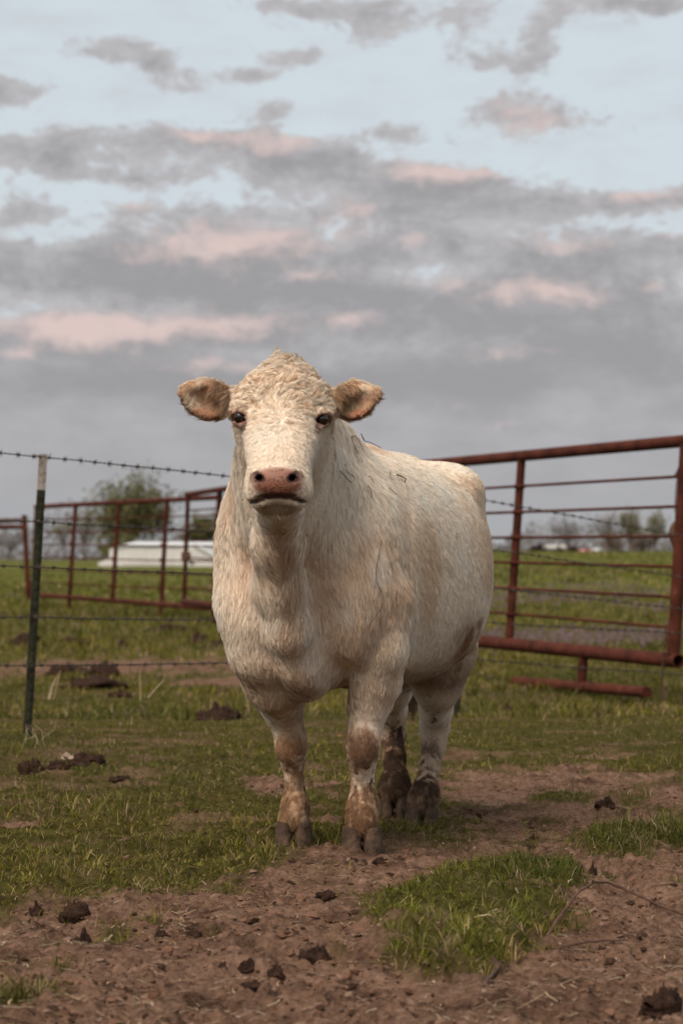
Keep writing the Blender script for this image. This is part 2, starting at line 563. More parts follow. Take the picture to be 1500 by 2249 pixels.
def height(x, y):
    x, y = np.atleast_1d(np.asarray(x, float)), np.atleast_1d(np.asarray(y, float))
    zl, zr = np.interp(y, YT, ZL), np.interp(y, YT, ZR)
    w = sstep(x / np.maximum(y, 1), -.04, .055)
    z = zl * (1 - w) + zr * w
    nr = sstep(y, 60, 12)
    z = z + nr * .018 * fbm(x * 1.1, y * 1.1, 1.0, 3) + (1 - nr) * .05 * fbm(x * .15, y * .15, 2.0, 2)
    # soil clods and hoof pocks close to the camera
    nn = sstep(y, 16, 10)
    px, py = px_of(x, y)
    gp = np.maximum(sstep(poly_sd(px, py, PATCH), -10, 60), sstep(poly_sd(px, py, PATCH2), -10, 60))
    rough = fbm(x * 7, y * 7, 4.0, 3)
    fine = fbm(x * 24, y * 24, 9.0, 3)
    pock = sstep(noise3(x * 5.2, y * 5.2, 20.), .45, .8)
    z = z + nn * (.014 * rough + .016 * np.abs(fine) - .026 * pock + .006 * noise3(x * 55, y * 55, 33.) - .014 * sstep(np.abs(noise3(x * 11, y * 11, 44.)), .10, .0)) + .035 * gp
    near = (y < 10.5) & (y > 3) & (np.abs(x) < 2)
    if np.any(near):
        dz = np.zeros_like(z[near])
        xn, yn = x[near], y[near]
        for (hx, hy, ha, hs) in HOOFPRINTS:
            c, s_ = math.cos(ha), math.sin(ha)
            u, v = ((xn - hx) * c + (yn - hy) * s_) / (.050 * hs), (-(xn - hx) * s_ + (yn - hy) * c) / (.066 * hs)
            q = np.sqrt(u * u + v * v)
            cleft = .55 * np.exp(-(u / .16) ** 2)
            dz += hs * (-.026 * sstep(q, 1.05, .55) * (1 - cleft) + .010 * np.exp(-((q - 1.25) / .22) ** 2))
        z[near] += dz
    return z


def axis(segs):
    out = []
    for a, b, s in segs:
        out.append(np.arange(a, b, s))
    return np.concatenate(out)


def build_ground():
    xs_pos = np.concatenate([axis([(0, 1.25, .009), (1.25, 1.9, .02), (1.9, 4, .08), (4, 20, .5), (20, 100, 6)]), np.geomspace(100, 5000, 25)])
    xs = np.concatenate([-xs_pos[:0:-1], xs_pos])
    ys = np.concatenate([axis([(-40, 2, 3), (2, 4.4, .1), (4.4, 7.4, .009), (7.4, 9.6, .013), (9.6, 14, .04), (14, 24, .15), (24, 60, .8), (60, 140, 4)]), np.geomspace(140, 5800, 45)])
    X, Y = np.meshgrid(xs, ys)
    Z = height(X, Y)
    G = grassiness(X, Y)
    nx, ny = len(xs), len(ys)
    i = np.arange(ny - 1)[:, None] * nx + np.arange(nx - 1)[None]
    q = np.stack([i, i + 1, i + nx + 1, i + nx], -1).reshape(-1, 4)
    me = mesh_np('ground', np.stack([X, Y, Z], -1).reshape(-1, 3), q, attrs={'turf': G.ravel()})
    m, nt, b = material('pasture_ground')
    N, L = nt.nodes, nt.links
    tc = N.new('ShaderNodeTexCoord')

    def noise(scale, detail=8, rough=.6):
        n = N.new('ShaderNodeTexNoise')
        n.inputs['Scale'].default_value = scale
        n.inputs['Detail'].default_value = detail
        n.inputs['Roughness'].default_value = rough
        L.new(tc.outputs['Object'], n.inputs['Vector'])
        return n.outputs[0]

    def ramp(f, stops):
        r = N.new('ShaderNodeValToRGB')
        el = r.color_ramp.elements
        el[0].position, el[0].color = stops[0][0], (*stops[0][1], 1)
        el[1].position, el[1].color = stops[-1][0], (*stops[-1][1], 1)
        for p, c in stops[1:-1]:
            e = el.new(p)
            e.color = (*c, 1)
        L.new(f, r.inputs[0])
        return r.outputs[0]

    def mix(f, a, c):
        n = N.new('ShaderNodeMix')
        n.data_type = 'RGBA'
        L.new(f, n.inputs[0]); L.new(a, n.inputs[6]); L.new(c, n.inputs[7])
        return n.outputs[2]
    wet = ramp(noise(5.0, 10, .76), [(.38, (1, 1, 1)), (.52, (0, 0, 0))])
    soil = mix(ramp(noise(3.0), [(.35, (0, 0, 0)), (.65, (1, 1, 1))]),
               ramp(noise(48, 10, .78), [(.34, (.032, .018, .012)), (.47, (.140, .081, .054)), (.57, (.205, .120, .082)), (.70, (.34, .215, .152))]),  # dark stops also paint in the small shadows between soil crumbs
               ramp(noise(36, 10, .78), [(.33, (.060, .034, .022)), (.47, (.185, .110, .075)), (.57, (.255, .155, .109)), (.72, (.39, .255, .19))]))
    soil = mix(wet, soil, ramp(noise(60, 8, .75), [(.34, (.020, .011, .008)), (.5, (.070, .040, .027)), (.7, (.15, .092, .065))]))
    turf = ramp(noise(26, 8, .7), [(.3, (.024, .019, .007)), (.5, (.062, .055, .017)), (.72, (.11, .085, .034))])
    farg = mix(noise(.5, 6), ramp(noise(2.2, 8, .7), [(.3, (.076, .086, .021)), (.7, (.130, .134, .040))]), ramp(noise(.35, 6), [(.35, (.078, .084, .024)), (.7, (.132, .128, .046))]))
    sp = N.new('ShaderNodeSeparateXYZ')
    L.new(tc.outputs['Object'], sp.inputs[0])
    mr = N.new('ShaderNodeMapRange')
    mr.inputs[1].default_value, mr.inputs[2].default_value = 18, 45
    L.new(sp.outputs[1], mr.inputs[0])
    turf = mix(mr.outputs[0], turf, farg)
    at = N.new('ShaderNodeAttribute')
    at.attribute_name = 'turf'
    L.new(mix(at.outputs['Fac'], soil, turf), b.inputs['Base Color'])
    b.inputs['Roughness'].default_value = .95
    b.inputs['Specular IOR Level'].default_value = .0
    bp = N.new('ShaderNodeBump')
    bp.inputs['Strength'].default_value = .9
    bp.inputs['Distance'].default_value = .02
    L.new(noise(55, 8, .7), bp.inputs['Height'])
    L.new(bp.outputs[0], b.inputs['Normal'])
    o = link('ground', me, None, m)
    tag(o, kind='structure')
    return o


build_ground()


# ------------------------------------------------------------------ cow: an implicit body turned into one mesh
class SDF:
    def __init__(s):
        s.ops = []

    def cone(s, a, b, r1, r2, k=.03, sc=(1, 1, 1), sub=False):
        s.ops.append(('c', np.asarray(a, float), np.asarray(b, float), r1, r2, k, np.asarray(sc, float), sub))

    def chain(s, pts, k=.03, sc=(1, 1, 1)):
        for (a, ra), (b, rb) in zip(pts[:-1], pts[1:]):
            s.cone(a, b, ra, rb, k, sc)

    def ell(s, c, r, k=.03, R=None, sub=False):
        s.ops.append(('e', np.asarray(c, float), np.asarray(r, float), np.eye(3) if R is None else np.asarray(R, float), k, sub))

    def fn(s, f, lo, hi, k):
        s.ops.append(('f', f, np.asarray(lo, float), np.asarray(hi, float), k, False))

    @staticmethod
    def dist(op, X, Y, Z):
        if op[0] == 'c':
            _, a, b, r1, r2, k, sc, sub = op
            px, py, pz = (X - a[0]) / sc[0], (Y - a[1]) / sc[1], (Z - a[2]) / sc[2]
            d = (b - a) / sc
            L2 = d @ d + 1e-12
            t = np.clip((px * d[0] + py * d[1] + pz * d[2]) / L2, 0, 1)
            return (np.sqrt((px - t * d[0]) ** 2 + (py - t * d[1]) ** 2 + (pz - t * d[2]) ** 2) - (r1 + (r2 - r1) * t)) * min(sc)
        if op[0] == 'e':
            _, c, r, R, k, sub = op
            qx, qy, qz = X - c[0], Y - c[1], Z - c[2]
            u = (qx * R[0, 0] + qy * R[1, 0] + qz * R[2, 0])
            v = (qx * R[0, 1] + qy * R[1, 1] + qz * R[2, 1])
            w = (qx * R[0, 2] + qy * R[1, 2] + qz * R[2, 2])
            k0 = np.sqrt((u / r[0]) ** 2 + (v / r[1]) ** 2 + (w / r[2]) ** 2)
            k1 = np.sqrt((u / r[0] ** 2) ** 2 + (v / r[1] ** 2) ** 2 + (w / r[2] ** 2) ** 2) + 1e-9
            return k0 * (k0 - 1) / k1
        return op[1](X, Y, Z)

    @staticmethod
    def bounds(op):
        if op[0] == 'c':
            _, a, b, r1, r2, k, sc, sub = op
            r = max(r1, r2) * sc
            return np.minimum(a, b) - r, np.maximum(a, b) + r, k, sub
        if op[0] == 'e':
            _, c, r, R, k, sub = op
            e = np.sqrt(((R * r[None]) ** 2).sum(1))
            return c - e, c + e, k, sub
        return op[2], op[3], op[4], False

    def grid(s, xs, ys, zs):
        F = np.full((len(xs), len(ys), len(zs)), .5, np.float32)
        for op in s.ops:
            lo, hi, k, sub = s.bounds(op)
            m = k * 1.2 + .035
            i0, i1 = np.searchsorted(xs, lo[0] - m), np.searchsorted(xs, hi[0] + m)
            j0, j1 = np.searchsorted(ys, lo[1] - m), np.searchsorted(ys, hi[1] + m)
            k0, k1 = np.searchsorted(zs, lo[2] - m), np.searchsorted(zs, hi[2] + m)
            if i1 <= i0 or j1 <= j0 or k1 <= k0:
                continue
            d = s.dist(op, xs[i0:i1, None, None].astype(np.float32), ys[None, j0:j1, None].astype(np.float32), zs[None, None, k0:k1].astype(np.float32))
            A = F[i0:i1, j0:j1, k0:k1]
            if sub:
                d = -d
                h = np.maximum(k - np.abs(A - d), 0) / k
                F[i0:i1, j0:j1, k0:k1] = np.maximum(A, d) + h * h * k * .25
            else:
                h = np.maximum(k - np.abs(A - d), 0) / k
                F[i0:i1, j0:j1, k0:k1] = np.minimum(A, d) - h * h * k * .25
        return F


def surface_nets(F, xs, ys, zs):
    nx, ny, nz = F.shape
    S = F < 0
    c = np.zeros((nx - 1, ny - 1, nz - 1), np.int8)
    for a in (0, 1):
        for b in (0, 1):
            for d in (0, 1):
                c += S[a:nx - 1 + a, b:ny - 1 + b, d:nz - 1 + d]
    act = np.argwhere((c > 0) & (c < 8))
    ids = np.full(c.shape, -1, np.int64)
    ids[act[:, 0], act[:, 1], act[:, 2]] = np.arange(len(act))
    acc = np.zeros((len(act), 3))
    cnt = np.zeros(len(act))
    ax = (xs, ys, zs)
    corners = [(a, b, d) for a in (0, 1) for b in (0, 1) for d in (0, 1)]
    for c0 in corners:
        for dim in range(3):
            if c0[dim]:
                continue
            c1 = list(c0)
            c1[dim] = 1
            i0 = act + np.array(c0)
            i1 = act + np.array(c1)
            f0 = F[i0[:, 0], i0[:, 1], i0[:, 2]]
            f1 = F[i1[:, 0], i1[:, 1], i1[:, 2]]
            m = (f0 < 0) != (f1 < 0)
            t = np.where(m, f0 / (f0 - f1 + 1e-12), 0)
            p = np.stack([ax[q][i0[:, q]] * (1 - t) + ax[q][i1[:, q]] * t for q in range(3)], 1)
            acc[m] += p[m]
            cnt[m] += 1
    V = acc / cnt[:, None]
    quads = []
    for dim in range(3):
        o1, o2 = [(1, 2), (2, 0), (0, 1)][dim]
        A = [slice(None)] * 3
        B = [slice(None)] * 3
        A[dim], B[dim] = slice(0, -1), slice(1, None)
        for o in (o1, o2):
            A[o] = B[o] = slice(1, -1)
        ch = np.argwhere(S[tuple(A)] != S[tuple(B)])
        off = np.zeros(3, int)
        off[o1] = off[o2] = 1
        ch = ch + off
        inside = S[ch[:, 0], ch[:, 1], ch[:, 2]]

        def cell(d1, d2):
            q = ch.copy()
            q[:, o1] += d1
            q[:, o2] += d2
            return ids[q[:, 0], q[:, 1], q[:, 2]]
        Q = np.stack([cell(-1, -1), cell(0, -1), cell(0, 0), cell(-1, 0)], 1)
        Q[~inside] = Q[~inside][:, ::-1]
        quads.append(Q)
    return V, np.concatenate(quads)


def rot_to(d, up=(0, 0, 1)):
    """columns: side, along d, up'"""
    d = np.asarray(d, float) / np.linalg.norm(d)
    s = np.cross(d, up)
    s /= np.linalg.norm(s)
    u = np.cross(s, d)
    return np.stack([s, d, u], 1)


AX0 = np.array([-.085, 7.60])
AXD = np.array([.28, .96]) / np.hypot(.28, .96)           # along the back, from shoulders to rump
AXS = np.array([AXD[1], -AXD[0]])                          # towards the picture's right


def build_cow_body():
    S = SDF()
    # trunk: lofted cross-sections along the spine
    T = np.array([-.31, -.24, -.13, 0, .25, .5, .8, 1.02, 1.22, 1.36, 1.44])
    Wd = np.array([.05, .15, .225, .27, .32, .355, .38, .345, .28, .18, .06])
    ZT = np.array([.92, 1.02, 1.14, 1.265, 1.265, 1.255, 1.25, 1.25, 1.215, 1.14, 1.02])
    ZB = np.array([.82, .72, .60, .53, .505, .475, .475, .53, .66, .80, .93])
    ZC = np.array([.84, .86, .86, .86, .84, .82, .81, .86, .92, .96, .98])
    tt = np.linspace(-.31, 1.44, 120)
    ker = np.ones(9) / 9

    def sm(v):
        y = np.interp(tt, T, v)
        return np.convolve(np.pad(y, 4, mode='edge'), ker, 'valid')
    wd, zt, zb, zc = sm(Wd), sm(ZT), sm(ZB), sm(ZC)

    def trunk(X, Y, Z):
        t = (X - AX0[0]) * AXD[0] + (Y - AX0[1]) * AXD[1]
        u = (X - AX0[0]) * AXS[0] + (Y - AX0[1]) * AXS[1]
        tc = np.clip(t, tt[0], tt[-1])
        w, a, b, c = [np.interp(tc, tt, v).astype(np.float32) for v in (wd, zt, zb, zc)]
        v = Z - c
        h = np.where(v > 0, a - c, c - b)
        pw = np.where(v > 0, 2.35, 2.4)
        r = ((np.abs(u) / w) ** pw + (np.abs(v) / h) ** pw) ** (1 / pw)
        d = (r - 1) * np.minimum(w, h) * .92
        ex = np.maximum(np.abs(t - tc) - 0.0, 0)
        return np.sqrt(np.maximum(d, 0) ** 2 + ex ** 2) + np.minimum(d, 0)
    S.fn(trunk, (-.75, 7.0, .42), (.75, 9.2, 1.35), .02)

    def B(t, u, z):     # body frame
        q = AX0 + AXD * t + AXS * u
        return np.array([q[0], q[1], z])
    # spine ridge, hips, ribs, tail head
    S.cone(B(-.02, 0, 1.235), B(.55, 0, 1.205), .062, .06, .07)
    S.cone(B(.55, 0, 1.205), B(1.2, 0, 1.215), .06, .05, .07)
    S.ell(B(1.03, .195, 1.15), (.10, .15, .075), .09)
    S.ell(B(1.03, -.195, 1.15), (.10, .15, .075), .09)
    S.ell(B(1.30, .11, 1.07), (.09, .11, .12), .07)
    S.ell(B(1.30, -.11, 1.07), (.09, .11, .12), .07)
    # shoulders and points of shoulder
    S.ell(P(553, 1265, 7.48), (.105, .20, .25), .08)
    S.ell(P(812, 1270, 7.55), (.105, .19, .25), .07)
    S.ell(P(566, 1345, 7.34), (.075, .10, .15), .11)
    S.ell(P(780, 1345, 7.37), (.075, .10, .15), .11)
    S.ell(P(880, 1300, 7.75), (.055, .20, .24), .06)
    # neck
    S.cone(P(665, 1150, 7.58), P(622, 985, 7.15), .235, .135, .09)
    S.cone(P(690, 1010, 7.70), P(630, 880, 7.15), .13, .10, .09)
    S.cone(P(650, 1210, 7.45), P(618, 1075, 7.08), .20, .10, .08)
    # dewlap and brisket
    S.chain([(P(612, 1120, 6.98), .050), (P(608, 1200, 7.11), .056), (P(614, 1290, 7.19), .058), (P(634, 1385, 7.23), .052), (P(652, 1450, 7.32), .056), (P(668, 1478, 7.43), .07)], .055)
    S.ell(P(664, 1474, 7.42), (.062, .12, .075), .06)
    S.ell(P(700, 1440, 7.56), (.12, .18, .10), .06)
    S.ell(P(690, 1290, 7.38), (.16, .12, .20), .09)
    S.ell(P(600, 1300, 7.36), (.10, .10, .16), .08)
    # legs --------------------------------------------------------------
    Yr, Yl = 7.68, 7.50
    S.chain([(P(562, 1320, 7.38), .115), (P(580, 1425, 7.38), .102), (P(602, 1495, 7.46), .086), (P(621, 1558, 7.61), .058), (P(636, 1612, 7.63), .043), (P(640, 1642, 7.62), .041), (P(643, 1668, 7.65), .033), (P(646, 1712, 7.67), .024), (P(648, 1750, 7.68), .029), (P(648, 1774, 7.66), .039), (P(646, 1800, 7.645), .044)], .028)
    S.ell(P(639, 1638, 7.60), (.041, .040, .055), .025)
    S.chain([(P(826, 1320, 7.46), .110), (P(830, 1425, 7.44), .084), (P(824, 1495, 7.47), .071), (P(813, 1545, 7.49), .058), (P(801, 1600, 7.50), .048), (P(797, 1645, 7.47), .045), (P(795, 1675, 7.50), .037), (P(796, 1715, 7.52), .029), (P(795, 1755, 7.52), .035), (P(794, 1783, 7.50), .045), (P(795, 1808, 7.48), .050)], .028)
    S.ell(P(797, 1638, 7.455), (.046, .042, .060), .025)
    S.chain([(P(945, 1330, 8.62), .20), (P(958, 1430, 8.60), .135), (P(960, 1500, 8.66), .085), (P(957, 1560, 8.76), .052), (P(954, 1600, 8.82), .046), (P(951, 1640, 8.80), .036), (P(943, 1690, 8.74), .029), (P(936, 1730, 8.68), .035), (P(932, 1750, 8.62), .043), (P(930, 1768, 8.59), .047)], .04)
    S.chain([(P(868, 1330, 8.85), .19), (P(866, 1440, 8.85), .12), (P(862, 1510, 8.92), .068), (P(861, 1560, 9.02), .048), (P(862, 1610, 9.08), .042), (P(866, 1665, 9.00), .034), (P(868, 1710, 8.93), .038), (P(866, 1728, 8.88), .050), (P(866, 1740, 8.86), .049)], .04)
    # tail
    S.chain([(B(1.40, 0, 1.20), .045), (B(1.50, 0, 1.05), .04), (B(1.52, .02, .8), .03), (P(908, 1480, 9.05), .022)], .03)
    # head --------------------------------------------------------------
    hx = lambda px, Y: (px - CX) / F_PX * Y
    S.ell(P(622, 884, 7.015), (.114, .092, .096), .04)                       # forehead
    S.ell(P(624, 836, 7.07), (.050, .066, .056), .07)                       # poll
    S.cone(P(621, 905, 6.985), P(613, 1030, 6.81), .102, .074, .05, (1.17, 1, 1))
    S.ell(P(621, 985, 7.03), (.119, .12, .125), .06)                        # cheeks
    S.ell(P(556, 925, 7.02), (.045, .06, .075), .05)
    S.ell(P(686, 927, 7.02), (.045, .06, .075), .05)
    S.ell(P(611, 1064, 6.785), (.088, .080, .062), .035)                    # muzzle
    S.ell(P(575, 1085, 6.79), (.042, .062, .036), .03)                      # upper lips
    S.ell(P(650, 1083, 6.79), (.042, .062, .036), .03)
    S.ell(P(607, 1056, 6.725), (.066, .036, .043), .02)                     # nose pad
    S.cone(P(612, 1112, 6.80), P(614, 1120, 6.93), .042, .055, .03, (1.25, 1, .85))    # chin and jaw
    S.cone(P(560, 893, 6.94), P(527, 900, 6.965), .030, .022, .03)          # brow ridges
    S.cone(P(680, 895, 6.94), P(711, 903, 6.965), .030, .022, .03)
    # mouth slit
    m = [P(543, 1104, 6.80), P(560, 1099, 6.745), P(585, 1096, 6.72), P(611, 1093, 6.715), P(637, 1095, 6.72), P(660, 1098, 6.745), P(677, 1101, 6.80)]
    for a, b in zip(m[:-1], m[1:]):
        S.cone(a, b, .0062, .0062, .008, sub=True)
    # nostrils: commas opening outward
    for sx, cx in ((-1, 571), (1, 641)):
        S.cone(P(cx - 3 * sx, 1053, 6.688), P(cx + 11 * sx, 1037, 6.70), .0095, .0072, .007, sub=True)
        S.cone(P(cx - 1 * sx, 1051, 6.69), P(cx + 3 * sx, 1048, 6.74), .0100, .007, .007, sub=True)
        S.cone(P(cx + 1 * sx, 1054, 6.69), P(cx + 14 * sx, 1054, 6.715), .0065, .004, .006, sub=True)
    # eye sockets
    S.ell(P(527, 917, 6.905), (.024, .035, .022), .014, sub=True)
    S.ell(P(708, 921, 6.905), (.024, .035, .022), .014, sub=True)
    for sx, ex, ey in ((-1, 527, 917), (1, 708, 921)):
        S.cone(P(ex + 14 * sx, ey - 11, 6.945), P(ex - 2 * sx, ey - 18, 6.908), .009, .009, .008)
        S.cone(P(ex - 2 * sx, ey - 18, 6.908), P(ex - 19 * sx, ey - 4, 6.90), .009, .007, .008)
        S.cone(P(ex + 13 * sx, ey + 10, 6.94), P(ex - 4 * sx, ey + 16, 6.916), .006, .007, .008)
        S.cone(P(ex - 4 * sx, ey + 16, 6.916), P(ex - 19 * sx, ey + 7, 6.904), .007, .006, .008)
    # ears: cupped leaves
    for sx, root, mid, tip in ((-1, (530, 882), (463, 874), (412, 862)), (1, (718, 884), (772, 878), (820, 868))):
        a, b, c = P(*root, 7.06), P(*mid, 7.05), P(*tip, 7.03)
        S.cone(a, P(root[0] + 22 * sx, root[1] - 1, 7.055), .036, .033, .02)
        R = rot_to(c - b)
        ln = .083 if sx < 0 else .077
        hl, hh = (.074, .054) if sx < 0 else (.067, .050)
        bl = P(462, 876, 7.05) if sx < 0 else P(771, 879, 7.05)
        tp = P(412, 859, 7.03) if sx < 0 else P(821, 864, 7.03)
        S.ell(bl, (.030, hl, hh), .012, R)
        S.cone(bl + (tp - bl) * .35, tp, .040, .022, .014, (1, .42, 1))
        off = np.array([sx * .008, -.031, -.004])
        S.ell(bl + off, (.031, hl * .86, hh * .80), .007, R, sub=True)
        S.cone(bl + (tp - bl) * .35 + (0, -.026, 0), bl + (tp - bl) * .86 + (0, -.020, 0), .030, .010, .007, (1, .5, 1), sub=True)
    xs = np.concatenate([np.arange(-.62, -.48, .013), np.arange(-.48, .13, .0058), np.arange(.13, .66, .013)])
    ys = np.concatenate([np.arange(6.6, 7.2, .0058), np.arange(7.2, 9.4, .013)])
    zs = np.concatenate([np.arange(-.08, 1.0, .012), np.arange(1.0, 1.56, .0058)])
    Fd = S.grid(xs, ys, zs)
    V, Q = surface_nets(Fd, xs, ys, zs)
    return V, Q


def vnormals(V, Q):
    n = np.cross(V[Q[:, 2]] - V[Q[:, 0]], V[Q[:, 3]] - V[Q[:, 1]])
    N = np.zeros_like(V)
    for i in range(4):
        np.add.at(N, Q[:, i], n)
    return N / (np.linalg.norm(N, axis=1)[:, None] + 1e-12)


def proj(p):
    return CX + p[:, 0] / p[:, 1] * F_PX, HOR - (p[:, 2] - CAMH) / p[:, 1] * F_PX


def blob(p, c, r):
    q = (p - np.asarray(c)) / np.asarray(r)
    return np.exp(-(q * q).sum(1))


def lerp3(c, d, f):
    return c + (np.asarray(d) - c) * np.clip(f, 0, 1)[:, None]


HEADC = P(620, 930, 7.0)


def is_head(p):
    return (p[:, 1] < 7.2) & (p[:, 2] > 1.04) & (p[:, 1] < 7.14 + (p[:, 2] - 1.1) * .3)


def is_ear(p):
    return (np.abs(p[:, 0] + .172) > .142) & (p[:, 2] > 1.27) & (p[:, 1] < 7.2)


def coat_colour(p, n):
    """colours of the coat: cream with tan, dung-stained and muddy patches"""
    N1 = fbm(p[:, 0] * 9, p[:, 1] * 9, p[:, 2] * 9, 4)
    N2 = fbm(p[:, 0] * 34 + 9, p[:, 1] * 34, p[:, 2] * 22, 3)
    N3 = fbm(p[:, 0] * 3.5 + 3, p[:, 1] * 3.5, p[:, 2] * 3.5, 3)
    c = np.tile(np.array([.90, .755, .605]), (len(p), 1))
    c = lerp3(c, (.72, .50, .335), sstep(N3, -.2, .75) * .78)
    c = lerp3(c, (.93, .83, .72), sstep(N1, .1, .9) * .6)
    tan, red, brown, mud = (.50, .31, .185), (.52, .30, .20), (.25, .13, .07), (.060, .033, .021)
    z = p[:, 2]
    j = .35 * N1 + .25 * N2
    pw = p + .028 * np.stack([fbm(p[:, 0] * 14 + 50, p[:, 1] * 14, p[:, 2] * 14, 3), 0 * z, fbm(p[:, 0] * 14 + 90, p[:, 1] * 14, p[:, 2] * 14, 3)], 1)

    def st(px, py, Y, r, col, a):
        nonlocal c
        f = blob(pw, P(px, py, Y), r) * a
        c = lerp3(c, col, sstep(f * (1 + .9 * j), .04, .95) * min(a, 1.0))
    # neck and chest
    st(615, 1215, 7.02, (.08, .16, .12), (.58, .38, .235), .85)
    st(610, 1180, 7.0, (.06, .14, .06), brown, .25)
    st(548, 1235, 7.25, (.05, .2, .12), red, .6)
    st(705, 1260, 7.25, (.06, .2, .14), (.62, .40, .28), .6)
    st(735, 1130, 7.5, (.04, .2, .06), red, .5)
    st(628, 1330, 7.12, (.035, .2, .14), tan, .7)
    st(575, 1450, 7.4, (.07, .2, .07), (.70, .48, .32), .6)
    st(830, 1500, 7.45, (.08, .2, .10), (.70, .48, .32), .6)
    st(900, 1330, 7.8, (.10, .3, .10), (.72, .52, .35), .6)
    st(990, 1300, 8.2, (.10, .4, .12), (.74, .54, .37), .6)
    st(680, 1180, 7.3, (.05, .3, .07), (.66, .42, .30), .5)
    st(645, 1500, 7.2, (.09, .2, .05), (.40, .24, .14), .7)
    st(700, 1510, 7.3, (.16, .25, .04), brown, .6)
    st(640, 1545, 7.3, (.06, .25, .03), mud, .6)
    st(755, 1000, 7.6, (.05, .2, .10), (.46, .38, .33), .75)
    st(860, 1230, 7.6, (.10, .2, .06), tan, .45)
    st(900, 1400, 7.9, (.05, .5, .2), tan, .4)
    # belly and flank dirt
    c = lerp3(c, brown, sstep(.62 - z + .06 * j, 0, .20) * (p[:, 1] > 7.75) * sstep(z, .36, .50) * .8)
    st(1012, 1400, 8.4, (.055, .6, .11), (.34, .20, .115), 1.1)
    st(1035, 1375, 8.5, (.025, .6, .06), brown, .8)
    st(940, 1290, 8.1, (.05, .3, .04), (.42, .30, .20), .6)
    st(560, 1190, 7.35, (.05, .2, .10), (.70, .47, .33), .6)
    st(770, 1180, 7.5, (.05, .3, .12), (.70, .48, .34), .6)
    st(900, 1150, 8.0, (.10, .4, .06), (.74, .56, .40), .5)
    st(640, 1400, 7.2, (.05, .2, .07), (.62, .42, .27), .7)
    smear_z = sstep(.34 - z, 0, .10) * (p[:, 1] > 8.25)
    c = lerp3(c, (.45, .29, .18), smear_z * .7)
    st(965, 1235, 8.1, (.025, .3, .025), brown, .7)
    st(1060, 1250, 8.5, (.03, .3, .08), tan, .6)
    # knees
    str_ = fbm(p[:, 0] * 70, p[:, 1] * 70, p[:, 2] * 16, 3)

    def smear(px, py, Y, r, col, a, soft=.8):
        nonlocal c
        f = blob(pw, P(px, py, Y), r) * (1 + .55 * str_ + .5 * N1)
        c = lerp3(c, col, sstep(f, .05, soft) * a)
    smear(637, 1640, 7.57, (.075, .09, .075), (.40, .22, .11), .85, 1.0)
    smear(633, 1648, 7.56, (.05, .08, .050), (.24, .12, .06), .75)
    smear(797, 1632, 7.45, (.085, .09, .082), (.36, .19, .10), .85, 1.0)
    smear(794, 1648, 7.42, (.055, .08, .055), (.15, .078, .045), .85)
    smear(655, 1600, 7.60, (.04, .08, .05), (.50, .34, .22), .6, 1.0)
    # mud building up towards the hooves
    fore = (p[:, 1] < 8.1) & (z < .32)
    left = p[:, 0] < -.05
    am = sstep(.285 - z, -.02, .13)
    am = am * 1.15 + .70 * str_ + .40 * N1 + np.where(left, -.08, .22)
    c = lerp3(c, (.40, .225, .115), sstep(am, .05, .8) * fore * .9)
    c = lerp3(c, (.15, .078, .042), sstep(am + .35 * N2, np.where(left, .55, .35), np.where(left, 1.35, 1.0)) * fore * .92)
    c = lerp3(c, (.46, .31, .20), sstep(str_ - .3 * N2, .25, .7) * fore * sstep(.24 - z, 0, .05) * .6)
    hind = (p[:, 1] > 8.25) & (z < .45)
    farl = p[:, 0] < .245
    lim = np.where(farl, .325, .215)
    am = sstep(lim - z, -.03, .16) * 1.25 + .65 * str_ + .50 * N1 - .16
    c = lerp3(c, (.24, .135, .078), sstep(am, .1, .7) * hind * .92)
    c = lerp3(c, (.065, .040, .027), sstep(am + .3 * N2, .4, 1.0) * hind * .95)
    low = sstep(.075 - z, -.03, .04) * hind
    c = lerp3(c, (.30, .19, .125), low * sstep(N2 + .25, -.2, .5) * .7)
    smear(951, 1652, 8.72, (.035, .12, .035), (.15, .085, .05), .8)
    # head
    hd = is_head(p)
    ear = is_ear(p)
    pxx, pyy = proj(p)
    cup = ear & (n[:, 1] < -.15)
    side = np.where(p[:, 0] < -.17, -1, 1)
    rootd = np.abs(p[:, 0] + .172) - .142
    c = np.where(ear[:, None], lerp3(c, (.76, .61, .45), np.full(len(p), .8)), c)
    c = np.where(cup[:, None], lerp3(c, (.56, .36, .24), sstep(N2 + .5, -.3, .6)), c)
    c = np.where((cup & (pyy > 895))[:, None], lerp3(c, (.56, .27, .17), np.full(len(p), .75)), c)
    c = np.where((cup & (rootd < .05))[:, None], lerp3(c, (.30, .19, .115), np.full(len(p), .8)), c)
    face = hd & ~ear
    c = np.where(face[:, None], lerp3(c, (.80, .66, .52), np.full(len(p), .5)), c)
    c = np.where((face & (pyy < 900))[:, None], lerp3(c, (.70, .54, .39), sstep(N1 + N2 * .6, -.1, .9) * .7), c)

    def hst(px, py, Y, r, col, a):
        nonlocal c
        f = blob(p, P(px, py, Y), r) * face
        c = lerp3(c, col, sstep(f, .15, .6) * a)
    hst(609, 1060, 6.70, (.078, .08, .044), (.235, .095, .058), 1.0)
    hst(611, 1040, 6.70, (.062, .08, .018), (.29, .145, .10), .7)
    nose = blob(p, P(608, 1060, 6.70), (.075, .08, .05))
    sp = sstep(noise3(p[:, 0] * 190, p[:, 1] * 190, p[:, 2] * 190) + .35 * N1, .30, .55) * (nose > .35) * face
    c = lerp3(c, (.07, .028, .02), sp * .75)
    hst(611, 1089, 6.70, (.075, .06, .009), (.045, .018, .013), .95)
